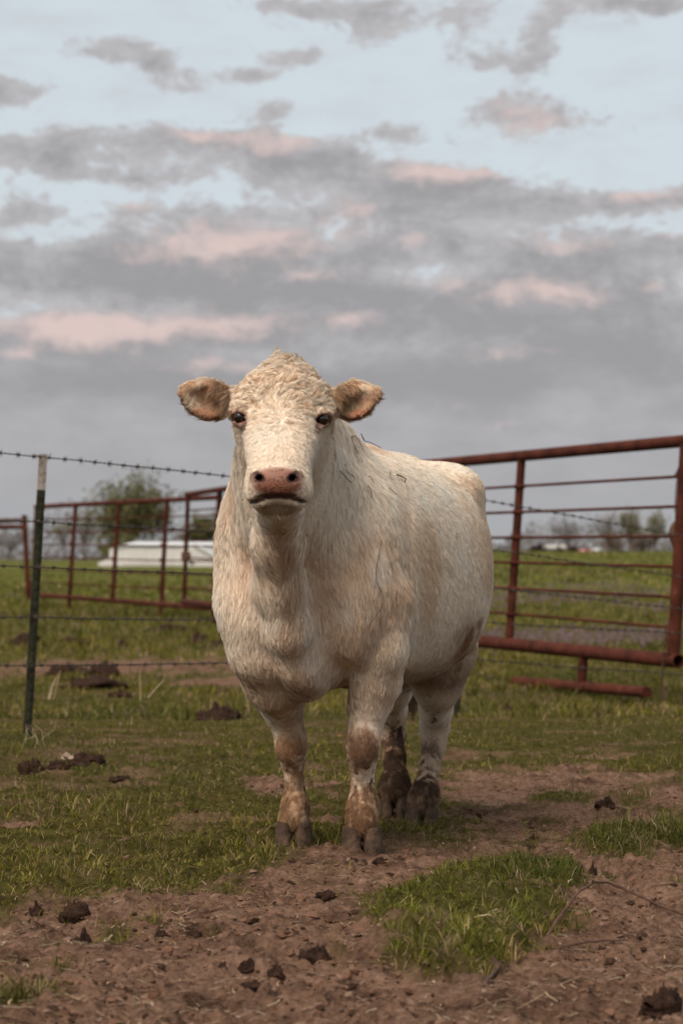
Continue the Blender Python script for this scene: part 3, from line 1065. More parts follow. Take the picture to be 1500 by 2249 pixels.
    for sx, cx in ((-1, 571), (1, 641)):
        for dx, yy, rr in ((-2, 1052, .0125), (4, 1046, .0115), (9, 1039, .0095), (10, 1054, .007)):
            hst(cx + dx * sx, yy, 6.70, (rr, .06, rr), (.030, .011, .008), .95)
        hst(cx + 17 * sx, 1046, 6.72, (.008, .06, .018), (.16, .07, .045), .7)
    hst(558, 1102, 6.76, (.02, .08, .006), (.06, .03, .02), .9)
    hst(664, 1100, 6.76, (.02, .08, .006), (.06, .03, .02), .9)
    for mx, my in ((556, 1103), (572, 1098), (590, 1094), (632, 1094), (650, 1097), (666, 1101)):
        hst(mx, my, 6.75, (.016, .09, .0052), (.06, .03, .02), .9)
    hst(611, 1118, 6.75, (.052, .09, .020), (.30, .21, .12), .85)
    hst(527, 918, 6.93, (.031, .06, .026), (.24, .085, .06), .95)
    hst(708, 921, 6.93, (.031, .06, .026), (.24, .085, .06), .95)
    hst(542, 935, 6.92, (.012, .05, .018), (.14, .06, .045), .8)
    hst(693, 938, 6.92, (.012, .05, .018), (.16, .06, .045), .8)
    hst(600, 965, 6.84, (.07, .08, .05), (.88, .78, .67), .6)
    return np.clip(c, .008, .9)


def build_cow():
    root = empty('cow', (P(770, 1820, 8.1)[0], 8.1, 0))
    tag(root, 'cream white shaggy cow standing on the pasture and facing the camera', 'cow')
    V, Q = build_cow_body()
    N = vnormals(V, Q)
    org = np.array(root.location)
    C = coat_colour(V, N)
    me = mesh_np('body', V - org, Q, cols=C)
    body = link('body', me, root, M['hide'])
    # ---- coat ---------------------------------------------------------
    T = np.concatenate([Q[:, [0, 1, 2]], Q[:, [0, 2, 3]]])
    a, b, c = V[T[:, 0]], V[T[:, 1]], V[T[:, 2]]
    area = np.linalg.norm(np.cross(b - a, c - a), axis=1) / 2
    cen = (a + b + c) / 3
    nc = N[T[:, 0]]
    w = area.copy()
    hd = is_head(cen)
    ear = is_ear(cen)
    px, py = proj(cen)
    w *= np.where(hd | ear, 3.0, 1.0)
    w *= np.where(cen[:, 2] < .35, 2.0, 1.0)
    w *= np.where((nc[:, 1] > .45), .3, 1.0)
    nose = (blob(cen, P(607, 1057, 6.70), (.078, .09, .050)) > .36) & hd
    mouth = hd & (blob(cen, P(611, 1094, 6.70), (.07, .07, .012)) > .4)
    for mx, my in ((545, 1106), (556, 1103), (572, 1098), (590, 1094), (632, 1094), (650, 1097), (666, 1101), (677, 1104)):
        mouth |= hd & (blob(cen, P(mx, my, 6.75), (.018, .09, .010)) > .4)
    eyes = (blob(cen, P(527, 917, 6.92), (.031, .05, .026)) > .36) | (blob(cen, P(708, 921, 6.92), (.031, .05, .026)) > .36)
    w[nose | mouth | eyes] = 0
    NH = 430000
    cdf = np.cumsum(w)
    t = np.searchsorted(cdf, rng.random(NH) * cdf[-1])
    r1, r2 = np.sqrt(rng.random(NH)), rng.random(NH)
    wa, wb, wc = (1 - r1)[:, None], (r1 * (1 - r2))[:, None], (r1 * r2)[:, None]
    p = V[T[t, 0]] * wa + V[T[t, 1]] * wb + V[T[t, 2]] * wc
    n = N[T[t, 0]] * wa + N[T[t, 1]] * wb + N[T[t, 2]] * wc
    n /= np.linalg.norm(n, axis=1)[:, None]

    def flow(p, n):
        hd, ear = is_head(p), is_ear(p)
        px, py = proj(p)
        d = np.tile(np.array([AXD[0] * .45, AXD[1] * .45, -.85]), (len(p), 1))
        tb = (p[:, 0] - AX0[0]) * AXD[0] + (p[:, 1] - AX0[1]) * AXD[1]
        ub = (p[:, 0] - AX0[0]) * AXS[0] + (p[:, 1] - AX0[1]) * AXS[1]
        d[:, 0] += np.sign(ub) * .25 * (p[:, 2] > .8) * AXS[0]
        fr = sstep(tb, .15, -.15)
        d = d * (1 - fr[:, None]) + np.array([0.05, -.1, -1.0]) * fr[:, None]
        leg = sstep(p[:, 2], .5, .4)
        d = d * (1 - leg[:, None]) + np.array([0, 0, -1.0]) * leg[:, None]
        wh = P(619, 932, 6.87)
        rad = p - wh
        rad[:, 1] *= .3
        rad /= np.linalg.norm(rad, axis=1)[:, None] + 1e-6
        d = np.where((hd & ~ear)[:, None], rad + np.array([0, 0, -.05]), d)
        sgn = np.where(p[:, 0] < -.17, -1., 1.)
        cup = n[:, 1] < -.1
        eo = np.stack([sgn * np.where(cup, .6, .8), np.full(len(p), -.25), np.where(cup, -.9, -.45)], 1)
        d = np.where(ear[:, None], eo, d)
        # wavy drift
        s = 9.0
        d = d + .42 * np.stack([fbm(p[:, 0] * s, p[:, 1] * s, p[:, 2] * s * .8, 3), fbm(p[:, 0] * s + 31, p[:, 1] * s, p[:, 2] * s * .8, 3), .5 * fbm(p[:, 0] * s + 67, p[:, 1] * s, p[:, 2] * s, 3)], 1)
        poll = hd & ~ear & (py < 905)
        s = 15.0
        cu = np.stack([noise3(p[:, 0] * s, p[:, 1] * s, p[:, 2] * s), noise3(p[:, 0] * s + 41, p[:, 1] * s, p[:, 2] * s), noise3(p[:, 0] * s + 83, p[:, 1] * s, p[:, 2] * s)], 1)
        d = np.where(poll[:, None], d * .7 + cu * .95 + np.array([0, -.05, -.1]), d)
        d = d - n * (d * n).sum(1)[:, None]
        return d / (np.linalg.norm(d, axis=1)[:, None] + 1e-6)
    d = flow(p, n)
    hd, ear = is_head(p), is_ear(p)
    px, py = proj(p)
    tb = (p[:, 0] - AX0[0]) * AXD[0] + (p[:, 1] - AX0[1]) * AXD[1]
    L = np.full(NH, .019)
    L = np.where(tb < .30, .026, L)
    L = np.where((tb < .05) & (p[:, 2] > .72), .036, L)
    L = np.where(p[:, 2] < .46, .012, L)
    L = np.where((p[:, 2] < .2), .015, L)
    L = np.where((p[:, 2] < .09), .026, L)
    L = np.where(hd, .012, L)
    poll = hd & ~ear & (py < 905)
    poll = hd & ~ear & (py + rng.normal(0, 34, NH) < 893)
    L = np.where(poll, .020 + .014 * sstep(905 - py, 0, 70), L)
    L = np.where(ear, .016, L)
    cup = ear & (n[:, 1] < -.1)
    rim = ear & (np.abs(n[:, 1]) < .45)
    L = np.where(rim, .022, L)
    L = np.where(ear & (n[:, 2] < -.45), .030, L)
    erd = np.abs(p[:, 0] + .172) - .142
    L = np.where(cup & ~rim, .015, L)
    L = np.where(cup & (erd < .055) & (p[:, 2] > P(0, 893, 7.05)[2]), .044, L)
    L = np.where(hd & ~ear & (py > 1010), .009, L)
    jaw = hd & ~ear & (n[:, 2] < -.3) & (py < 1060)
    L = np.where(jaw, .03, L)
    L = np.where(hd & (np.linalg.norm(p - P(619, 932, 6.87), axis=1) < .03), L * .5, L)
    L *= rng.uniform(.6, 1.25, NH)
    lift = np.where(hd, .22, .20) * rng.uniform(.3, 1.6, NH)
    lift = np.where(p[:, 2] < .42, .12, lift)
    lift = np.where(poll, lift * 1.5, lift)
    # clumping: hairs lean to the tip of a nearby lock
    NCL = 40000
    ci = rng.choice(NH, NCL, replace=False)
    kd = kdtree.KDTree(NCL)
    for i, k in enumerate(ci):
        kd.insert(p[k], i)
    kd.balance()
    near = np.fromiter((kd.find(q)[1] for q in p), np.int64, NH)
    lock = ci[near]
    rdir = rng.normal(0, 1, (NH, 3))
    rdir -= n * (rdir * n).sum(1)[:, None]
    dd = d[lock] * .6 + d * .4 + .16 * rdir
    dd = dd - n * (dd * n).sum(1)[:, None]
    dd /= np.linalg.norm(dd, axis=1)[:, None] + 1e-6
    Ll = L * .7 + L[lock] * .3
    tip = p + dd * Ll[:, None] + n * (Ll * lift)[:, None]
    lt = p[lock] + d[lock] * L[lock][:, None] + n[lock] * (L[lock] * lift[lock])[:, None]
    far = np.linalg.norm(lt - tip, axis=1) > .045
    cl = np.where(far, 0, rng.uniform(.0, .45, NH))
    cl = np.where(poll, np.maximum(cl, .62) * ~far, cl)
    tip = tip + (lt - tip) * cl[:, None]
    NP = 4
    u = np.linspace(0, 1, NP)
    mid = p + dd * (Ll * .45)[:, None] + n * (Ll * lift * 1.15)[:, None]
    pts = np.stack([p * (1 - s) ** 2 + mid * 2 * s * (1 - s) + tip * s * s for s in u], 1)
    pts[:, 0] -= n * .002
    # curl
    wav = np.sin(near[:, None] * 1.7 + u[None] * 5.5) * u[None]
    sd = np.cross(dd, n)
    amp = np.where(poll, .0055, .0022)
    pts += sd[:, None, :] * (wav * amp[:, None])[:, :, None]
    pc = np.where((p[:, 2] < .36)[:, None], p[lock] + np.stack([0 * near, 0 * near, .03 * (_vals[(near * 3) % 512] - .5)], 1), p)
    cc = coat_colour(pc, n)
    cc = cc * rng.normal(1.0, .05, (NH, 1)) * (1 + np.where(poll, .45, .15) * (_vals[near % 512] - .55))[:, None] * np.where((poll & (_vals[(near * 7) % 512] > .72))[:, None], np.array([.80, .68, .58]), 1.0)
    rad = np.where(hd, .00055, .00070)[:, None] * np.array([1.0, .95, .75, .25])[None] * rng.uniform(.8, 1.2, (NH, 1))
    tg = pts[:, -1] - pts[:, 0]
    tg /= np.linalg.norm(tg, axis=1)[:, None]
    hair_object('coat', pts, rad, cc, root, org, n - .45 * tg * (tg * n).sum(1)[:, None] + .25 * np.cross(tg, n) * np.sin(near * 2.3)[:, None])
    # ---- longer locks on poll, ear fringe, tail ------------------------
    build_forelock(root, org, V, N)
    build_tail_switch(root, org)
    # ---- eyes -----------------------------------------------------------
    for (ex, ey) in ((528, 916), (707, 920)):
        m = MB()
        r = .0195
        th = np.linspace(0, np.pi, 15)[:, None]
        ph = np.linspace(0, 2 * np.pi, 24, endpoint=False)[None]
        v = np.stack([np.sin(th) * np.cos(ph), np.sin(th) * np.sin(ph), np.cos(th) + 0 * ph], -1).reshape(-1, 3) * r
        q = [(i * 24 + j, i * 24 + (j + 1) % 24, (i + 1) * 24 + (j + 1) % 24, (i + 1) * 24 + j) for i in range(14) for j in range(24)]
        m.add(v, q)
        e = m.build('eye', M['eye'], root, sharp=None)
        e.location = Vector(P(ex, ey, 6.926) - org)
    # ---- hooves: two claws and two dew claws on each foot ----------------
    feet = [(645, 1855, 7.62, .122, 1812, .0), (796, 1872, 7.45, .132, 1823, .05), (929, 1822, 8.55, .116, 1780, -.05), (866, 1792, 8.83, .108, 1753, .0)]
    for (fx, fy, Y, wid, cy, yaw) in feet:
        base = P(fx, fy, Y)
        ztop = P(fx, cy, Y)[2] + .008
        for sgn in (-1, 1):
            m = MB()
            rings, nseg = 7, 18
            vs = []
            for i in range(rings):
                s = i / (rings - 1)
                z = base[2] - .006 + (ztop - base[2] + .004) * s
                e = 1 - .07 * max(0, 1 - s / .17)
                hw = wid * .250 * (1 - .10 * s) * e
                ln = .074 * (1 - .34 * s) * e
                back = .004 + .026 * s
                for j in range(nseg):
                    a = j / nseg * 2 * math.pi
                    cx_, sy_ = math.cos(a), math.sin(a)
                    y = -sy_ * ln if sy_ > 0 else -sy_ * ln * .75
                    x = cx_ * hw
                    if sy_ > 0:
                        x = x * (1 - .10 * sy_ ** 2) - sgn * .010 * sy_ ** 2 * (1 - s)
                    x += .0016 * math.sin(i * 2.1 + j)
                    vs.append((sgn * wid * .262 * (1 - .10 * s) + x, y + back + .002 * math.sin(i * 5.0), z))
            vs = np.array(vs)
            cs, sn = math.cos(yaw), math.sin(yaw)
            vs[:, :2] = vs[:, :2] @ np.array([[cs, sn], [-sn, cs]])
            vs[:, 0] += base[0]
            vs[:, 1] += Y
            q = [(i * nseg + j, i * nseg + (j + 1) % nseg, (i + 1) * nseg + (j + 1) % nseg, (i + 1) * nseg + j) for i in range(rings - 1) for j in range(nseg)]
            top = len(vs)
            vs = np.concatenate([vs, vs[-nseg:].mean(0)[None] + np.array([0, 0, .006]), vs[:nseg].mean(0)[None]])
            t = [(top, (rings - 1) * nseg + j, (rings - 1) * nseg + (j + 1) % nseg) for j in range(nseg)] + [(top + 1, (j + 1) % nseg, j) for j in range(nseg)]
            m.o = org
            m.add(vs, q, t)
            m.build('hoof', M['hoof'], root, sharp=60)
            d = MB(org)
            dc = np.array([base[0] + sgn * .022, Y + .062, ztop + .022])
            d.tube([dc + (0, -.015, .012), dc + (0, .002, .004), dc + (0, .012, -.012), dc + (0, .014, -.02)], [.010, .014, .010, .003], 8)
            d.build('dew_claw', M['hoof'], root)
    return root, V, N


def hair_object(name, pts, rad, cols, parent, org, nrm):
    n, k = pts.shape[:2]
    hc = bpy.data.hair_curves.new(name)
    hc.add_curves([k] * n)
    hc.points.foreach_set('position', (pts - org).astype(np.float32).ravel())
    hc.points.foreach_set('radius', np.broadcast_to(rad, (n, k)).astype(np.float32).ravel())
    a = hc.attributes.new('col', 'FLOAT_COLOR', 'CURVE')
    c4 = np.ones((n, 4), np.float32)
    c4[:, :3] = np.clip(cols, .004, .95)
    a.data.foreach_set('color', c4.ravel())
    a = hc.attributes.new('nrm', 'FLOAT_VECTOR', 'CURVE')
    nn = nrm + .16 * np.random.default_rng(3).normal(0, 1, nrm.shape)
    nn /= np.linalg.norm(nn, axis=1)[:, None]
    a.data.foreach_set('vector', nn.astype(np.float32).ravel())
    o = link(name, hc, parent, M['fur'])
    return o


def build_forelock(root, org, V, N):
    """curly locks on the poll and forehead"""
    px, py = proj(V)
    sel = np.where(is_head(V) & ~is_ear(V) & (py < 880) & (np.abs(px - 622) < 78) & (N[:, 1] < .5) & ((py < 820) | (N[:, 1] < -.1)))[0]
    nl = 150
    roots = rng.choice(sel, nl)
    P_, R_, C_, N_ = [], [], [], []
    for k, i in enumerate(roots):
        base, n = V[i], N[i]
        top = sstep(np.array(850 - py[i]), 0, 50)
        ang = rng.uniform(0, 2 * math.pi)
        t1 = np.cross(n, (0, 0, 1.0)); t1 /= np.linalg.norm(t1) + 1e-6
        t2 = np.cross(n, t1)
        d = math.cos(ang) * t1 + math.sin(ang) * t2 + np.array([np.sign(px[i] - 620) * .5, 0, -.35 * (1 - top)])
        d /= np.linalg.norm(d)
        side = np.cross(d, n)
        Ln = rng.uniform(.018, .034) * (1 + .25 * top)
        lift = rng.uniform(.06, .22) + .35 * top * rng.random() ** 2
        curl = rng.uniform(-1.6, 1.6)
        u = np.linspace(0, 1, 7)
        th = curl * u * 1.8
        core = base + np.outer(np.sin(u * 1.5) * Ln * .75, d) + np.outer((1 - np.cos(th)) * Ln * .45 * np.sign(curl), side) + np.outer(np.sin(u * 2.4) * Ln * lift, n)
        m = 26
        off = rng.normal(0, .0058, (m, 3))
        pts = core[None] + off[:, None, :] * (1 - .65 * u)[None, :, None] + rng.normal(0, .0011, (m, 7, 3))
        P_.append(pts)
        N_.append(n[None] + rng.normal(0, .3, (m, 3)) + .5 * side[None] * np.sign(off @ side)[:, None])
        R_.append(np.tile(np.array([.0005, .0005, .0005, .00045, .0004, .0003, .00015]), (m, 1)))
        c = np.array([.72, .60, .47]) if rng.random() < .75 else np.array([.52, .38, .26])
        C_.append(np.tile(c * rng.uniform(.85, 1.08), (m, 1)) * rng.normal(1, .06, (m, 1)))
    hair_object('forelock', np.concatenate(P_), np.concatenate(R_), np.concatenate(C_), root, org, np.concatenate(N_))


def build_tail_switch(root, org):
    P_, C_ = [], []
    a = P(908, 1470, 9.05)
    for i in range(260):
        e = P(902 + rng.normal(0, 7), 1545 + rng.uniform(-25, 42), 9.05 + rng.normal(0, .02))
        s = a + rng.normal(0, .012, 3)
        u = np.linspace(0, 1, 7)[:, None]
        q = s + (e - s) * u
        q[:, 0] += .012 * np.sin(u[:, 0] * 7 + rng.normal(0, .4) + (i % 5)) * u[:, 0]
        P_.append(q)
        C_.append(np.array([.36, .25, .16]) * rng.uniform(.3, 1.2))
    hair_object('tail_switch', np.array(P_), np.tile(np.linspace(.0011, .0004, 7), (260, 1)), np.array(C_), root, org, np.tile(np.array([-.2, -1.0, .2]), (260, 1)))


COW, COWV, COWN = build_cow()


# ------------------------------------------------------------------ pipe gates
def lin_inv(px, x1, Y1, x2, Y2):
    return 1.0 / (1 / Y1 + (1 / Y2 - 1 / Y1) * (px - x1) / (x2 - x1))


def pipe(parent, org, name, a, b, r, mat, seg=12, open_end=False, sag=0.0, label=None):
    m = MB(org)
    a, b = np.asarray(a), np.asarray(b)
    n = 7
    t = np.linspace(0, 1, n)[:, None]
    pts = a + (b - a) * t
    pts[:, 2] -= sag * np.sin(t[:, 0] * np.pi)
    if open_end:
        d = (b - a) / np.linalg.norm(b - a)
        pts = np.concatenate([pts, b[None], (b + d * 1e-4)[None], (b - d * .02)[None], (b - d * .35)[None]])
        rr = np.array([r] * n + [r, r * .80, r * .78, r * .78])
        m.tube(pts[:n], rr[:n], seg, cap=False)
        # wall thickness and hollow inside
        u = np.cross(d, (0, 0, 1.0)); u /= np.linalg.norm(u)
        w = np.cross(d, u)
        an = np.arange(seg) / seg * 2 * np.pi
        ring = lambda c, q: c + q * (np.cos(an)[:, None] * u + np.sin(an)[:, None] * w)
        v = np.concatenate([ring(b, r), ring(b + d * .002, r * .80), ring(b - d * .4, r * .78), (b - d * .4)[None]])
        q = [(k * seg + j, k * seg + (j + 1) % seg, (k + 1) * seg + (j + 1) % seg, (k + 1) * seg + j) for k in range(2) for j in range(seg)]
        tr = [(2 * seg + j, 2 * seg + (j + 1) % seg, 3 * seg) for j in range(seg)]
        m.add(v, q, tr)
    else:
        m.tube(pts, r, seg)
    o = m.build(name, mat, parent, sharp=50)
    if label: o['label'] = label
    return o


def right_gate():
    Yg = lambda px: lin_inv(px, 1490, 19.9, 1130, 22.7)
    Q = lambda px, py, dy=0: P(px, py, Yg(px) + dy)
    org = np.array([Q(1300, 1535)[0], Yg(1300), height(Q(1300, 1535)[0], Yg(1300))[0]])
    g = empty('pipe_gate', org)
    tag(g, 'large rusty red pipe gate standing open to the right of the cow', 'gate')
    R = M['rust']
    pipe(g, org, 'top_rail', Q(930, 1021), Q(1560, 963), .052, R, 16)
    pipe(g, org, 'bottom_rail', Q(985, 1402), Q(1490, 1452), .062, R, 16, open_end=True, label='bottom rail with an open pipe end')
    up = pipe(g, org, 'upright', Q(1145.5, 1008), Q(1118.5, 1408), .040, R, 14)
    pipe(g, org, 'upright', Q(1508, 975), Q(1479, 1436), .056, R, 16, label='end post of the gate')
    rods = [((955, 1079), (1500, 1046)), ((955, 1131), (1497, 1112)), ((955, 1182), (1493, 1178)), ((955, 1231), (1489, 1245)), ((955, 1283), (1485, 1312)), ((955, 1334), (1480, 1379))]
    for a, b in rods:
        pipe(g, org, 'rod', Q(*a), Q(*b), .0135, R, 8)
    for i, (a, b) in enumerate(rods):          # weld beads where the rods pass the upright
        t = (1132 - a[0]) / (b[0] - a[0])
        yy = a[1] + (b[1] - a[1]) * t
        xx = 1145.5 + (1118.5 - 1145.5) * (yy - 1008) / 400
        q = Q(xx, yy, -.035)
        m = MB(org)
        m.tube([q + (-.052, 0, .0), q + (.052, 0, 0)], [.019, .019], 8)
        m.build('weld', R, up)
    pipe(g, org, 'skid_post', Q(1282, 1434), Q(1277, 1505), .044, R, 14)
    pipe(g, org, 'skid_foot', Q(1130, 1497), Q(1421, 1521), .048, R, 14)
    # gusset plate in the corner of end post and first rod
    a, b, c = Q(1479, 1046), Q(1497, 1017), Q(1500, 1047)
    m = MB(org)
    off = np.array([0, .006, 0])
    m.add([a - off, b - off, c - off, a + off, b + off, c + off], [(0, 1, 4, 3), (1, 2, 5, 4), (2, 0, 3, 5)], [(0, 2, 1), (3, 4, 5)])
    m.build('gusset_plate', R, g, smooth=False)
    # pale scar on bottom rail
    link_mesh = chain_link_mesh()
    chain('rusty chain looped along the end post high on the right gate', [Q(1490, 1030, -.09), Q(1488, 1055, -.09), Q(1485, 1095, -.09), Q(1484, 1125, -.09), Q(1487, 1150, -.08)], link_mesh)
    chain('rusty chain hanging past the bottom rail of the right gate to the grass', [Q(1465, 1372, -.10), Q(1462, 1405, -.11), Q(1457, 1440, -.12), Q(1454.5, 1475, -.12), Q(1455, 1515, -.12), Q(1456, 1549, -.12)], link_mesh)
    # dark tapered wooden block behind the end post
    q = P(1487, 1180, 20.6)
    w = MB(q)
    zz = np.linspace(-.17, .16, 12)
    prof = np.interp(zz, [-.17, -.08, 0, .06, .11, .145, .16], [.02, .05, .085, .082, .066, .035, .012])
    pts = np.stack([0 * zz + .01 + .03 * np.abs(zz), 0 * zz, zz], 1) + q
    w.tube(pts, prof, 14)
    o = w.build('wooden_block', M['oldwood'])
    o.location = Vector(q)
    tag(o, 'dark brown tapered block hung behind the end post of the right gate', 'block')


def chain_link_mesh():
    m = MB()
    a = np.linspace(0, 2 * np.pi, 17)[:-1]
    L, Wd = .020, .011
    pts = [np.array([math.cos(t) * Wd, 0, math.sin(t) * Wd + (L - Wd if math.sin(t) >= 0 else -(L - Wd))]) for t in a]
    pts.append(pts[0]); pts.append(pts[1])
    m.tube(pts, .0042, 6, cap=False)
    return m.mesh('chain_link')


def chain(label, path, mesh):
    path = np.array(path)
    seg = np.linalg.norm(np.diff(path, axis=0), axis=1)
    s = np.concatenate([[0], np.cumsum(seg)])
    n = int(s[-1] / .031)
    o = empty('chain', path[-1])
    tag(o, label, 'chain')
    if not mesh.materials:
        mesh.materials.append(M['rust_dark'])
    for i in range(n):
        t = (i + .5) / n * s[-1]
        p = np.array([np.interp(t, s, path[:, k]) for k in range(3)])
        q = np.array([np.interp(min(t + .01, s[-1]), s, path[:, k]) for k in range(3)])
        l = link('link', mesh, o)
        d = Vector(q - p).normalized() if np.linalg.norm(q - p) > 1e-6 else Vector((0, 0, -1))
        l.rotation_mode = 'QUATERNION'
        rot = d.to_track_quat('-Z', 'Y')
        from mathutils import Quaternion
        l.rotation_quaternion = rot @ Quaternion((0, 0, 1), math.radians(20 if i % 2 else 105))
        l.location = Vector(p - path[-1])


def left_gates():
    R = M['rust']
    # long panel
    Ya = lambda px: lin_inv(px, 158, 44.0, 360, 40.5)
    Q = lambda px, py: P(px, py, Ya(px))
    org = np.array([Q(250, 1330)[0], Ya(250), height(Q(250, 1330)[0], Ya(250))[0]])
    g = empty('pipe_gate', org)
    tag(g, 'long rusty red pipe panel behind the left wire fence', 'gate')
    pipe(g, org, 'top_rail', Q(78, 1113), Q(484, 1092), .043, R)
    pipe(g, org, 'bottom_rail', Q(74, 1306), Q(476, 1337), .046, R)
    ups = []
    for a, b in (((80, 1112), (71, 1318)), ((166, 1110), (151, 1338)), ((261, 1105), (247, 1317)), ((367, 1100), (352, 1357))):
        ups.append(pipe(g, org, 'upright', Q(*a), Q(*b), .040, R))
    for a, b in ((1141, 1131), (1168, 1165), (1195, 1199), (1223, 1233), (1250, 1263), (1278, 1297)):
        pipe(g, org, 'rod', Q(78, a), Q(478, b), .0125, R, 8, sag=.01)
        for ui, ux in enumerate((160, 255, 361)):
            t = (ux - 78) / 400
            q = Q(ux - (a - 1110) * .06 + 3, a + (b - a) * t) + np.array([0, -.03, 0])
            m = MB(org)
            m.tube([q + (-.055, 0, 0), q + (.055, 0, 0)], [.028, .028], 8)
            m.build('weld', R, ups[ui + 1])
    # short panel, nearer
    Yb = lambda px: lin_inv(px, 412, 38.5, 482, 35.5)
    Q = lambda px, py: P(px, py, Yb(px))
    org = np.array([Q(450, 1340)[0], Yb(450), height(Q(450, 1340)[0], Yb(450))[0]])
    g = empty('pipe_gate', org)
    tag(g, 'short angled rusty red pipe panel with a latch box, beside the cow on the left', 'gate')
    pipe(g, org, 'top_rail', Q(410, 1086), Q(600, 1058), .043, R)
    pipe(g, org, 'bottom_rail', Q(402, 1322), Q(560, 1338), .052, R)
    pipe(g, org, 'upright', Q(413, 1086), Q(404, 1320), .036, R)
    pipe(g, org, 'upright', Q(483, 1076), Q(471, 1367), .046, R)
    for a, b in ((1121, 1112), (1154, 1150), (1187, 1185), (1224, 1226), (1258, 1264), (1288, 1302)):
        pipe(g, org, 'rod', Q(409, a), Q(575, b + (b - a)), .0125, R, 8, sag=.02)
    m = MB(org)
    m.box(Q(409, 1222) + (0, -.05, 0), (.15, .09, .14))
    m.build('latch_box', M['rust_dark'], g, smooth=False)
    # stub fence at the left edge of the picture
    Yc = 47.0
    org = np.array([P(62, 1312, Yc)[0], Yc, height(P(62, 1312, Yc)[0], Yc)[0]])
    g = empty('pipe_fence', org)
    tag(g, 'rusty pipe corner post with two top rails at the left edge', 'fence')
    pipe(g, org, 'post', P(53, 1131, Yc), P(63, 1316, Yc), .052, R)
    pipe(g, org, 'rail', P(-260, 1148, Yc), P(54, 1143, Yc), .043, R)
    pipe(g, org, 'rail', P(-260, 1160, Yc), P(54, 1157, Yc), .045, R)
    pipe(g, org, 'post', P(-200, 1138, Yc), P(-200, 1316, Yc), .052, R)


right_gate()
left_gates()


# ------------------------------------------------------------------ T-posts and barbed wire
YW = lambda px: lin_inv(px, 90, 12.85, 1003, 16.2)


def t_post(label, top, bot, Y, full):
    a, b = P(*bot, Y), P(*top, Y)
    b0 = a - (b - a) * .06
    root = empty('fence_post', a)
    tag(root, label, 'post', 'steel posts of the wire fence')
    ax = (b - a) / np.linalg.norm(b - a)
    yaw = math.radians(28)
    s = np.array([math.cos(yaw), math.sin(yaw), 0]); s -= ax * (s @ ax); s /= np.linalg.norm(s)
    d = np.cross(ax, s)
    if d[1] > 0: d = -d                       # flange faces the camera, web behind
    prof = [(-.0225, .0), (-.0225, .006), (-.005, .008), (-.004, -.034), (.004, -.034), (.005, .008), (.0225, .006), (.0225, 0), (.006, .0115), (-.006, .0115)]
    prof = [(-.0235, .003), (-.0235, -.003), (-.004, -.005), (-.0035, -.036), (.0035, -.036), (.004, -.005), (.0235, -.003), (.0235, .003), (.004, .005), (-.004, .005)]

    def ext(p0, p1, name, mat):
        m = MB(a)
        n = len(prof)
        N = 9
        v = []
        for i in range(N):
            c = p0 + (p1 - p0) * i / (N - 1)
            v += [c + s * u + d * w for u, w in prof]
        q = [(i * n + j, i * n + (j + 1) % n, (i + 1) * n + (j + 1) % n, (i + 1) * n + j) for i in range(N - 1) for j in range(n)]
        v += [p0, p1]
        t = [(N * n, (j + 1) % n, j) for j in range(n)] + [(N * n + 1, (N - 1) * n + j, (N - 1) * n + (j + 1) % n) for j in range(n)]
        m.add(v, q, t)
        return m.build(name, mat, root, smooth=False, sharp=None)
    cut = a + (b - a) * (.872 if full else .9)
    ext(b0, cut, 'shaft', M['post_green'])
    ext(cut, b, 'painted_tip', M['post_white'])
    sm = MB()
    sm.box((0, 0, 0), (.011, .014, .020))
    sme = sm.mesh('stud', smooth=False)
    sme.materials.append(M['post_green'])
    L = np.linalg.norm(b - a)
    for i in range(24):
        z = .04 + i * .0535
        if z > L * .985: break
        o = link('stud', sme, root)
        c = a + ax * z + d * .010
        Mx = Matrix([[s[0], d[0], ax[0], 0], [s[1], d[1], ax[1], 0], [s[2], d[2], ax[2], 0], [0, 0, 0, 1]])
        o.matrix_local = Matrix.Translation(Vector(c - a)) @ Mx
    return root, s, d, ax


post1 = t_post('leaning dark green steel fence post with a flaking white tip, left of the cow', (95, 997), (60, 1613), YW(78), True)
post2 = t_post('dark green steel fence post showing behind the cow\'s hind leg', (1022, 1075), (1003, 1578), YW(1003), False)

WIRES = [
    ('top barbed wire strand of the fence', [(-400, 960), (0, 995), (93, 1003), (525, 1048), (1020, 1091), (1059, 1098), (1260, 1133), (1500, 1177), (1900, 1250)]),
    ('second barbed wire strand from the top of the fence', [(-400, 1128), (0, 1144), (86, 1146), (476, 1168), (1018, 1199), (1081, 1207), (1500, 1268), (1900, 1330)]),
    ('middle barbed wire strand of the fence', [(-400, 1238), (0, 1244), (80, 1246), (468, 1261), (1014, 1285), (1079, 1291), (1500, 1338), (1900, 1385)]),
    ('fourth barbed wire strand from the top of the fence', [(-400, 1353), (0, 1357), (74, 1357), (474, 1361), (1011, 1363), (1059, 1367), (1500, 1391), (1900, 1415)]),
    ('lowest barbed wire strand of the fence, close above the grass', [(-400, 1462), (0, 1463), (68, 1463), (530, 1457), (1008, 1447), (1034, 1449), (1500, 1483), (1900, 1512)])]


def barb_mesh():
    m = MB()
    for a in (0.2, 1.9):                       # two short wires wound round the strand, four points
        u = np.linspace(0, 1, 12)
        th = a + u * 4 * np.pi
        m.tube(np.stack([(u - .5) * .014 + (.004 if a > 1 else -.004), np.cos(th) * .0065, np.sin(th) * .0065], 1), .0022, 5)
    for (y, z, x) in ((.3, 1, .4), (-.2, -1, -.35), (1, .2, -.4), (-1, .35, .5), (.1, .9, -.5), (-.3, -.9, .5)):
        v = np.array([x, y, z]); v /= np.linalg.norm(v)
        m.tube([np.zeros(3), v * .024], [.0024, .0008], 5)
    return m.mesh('barb')


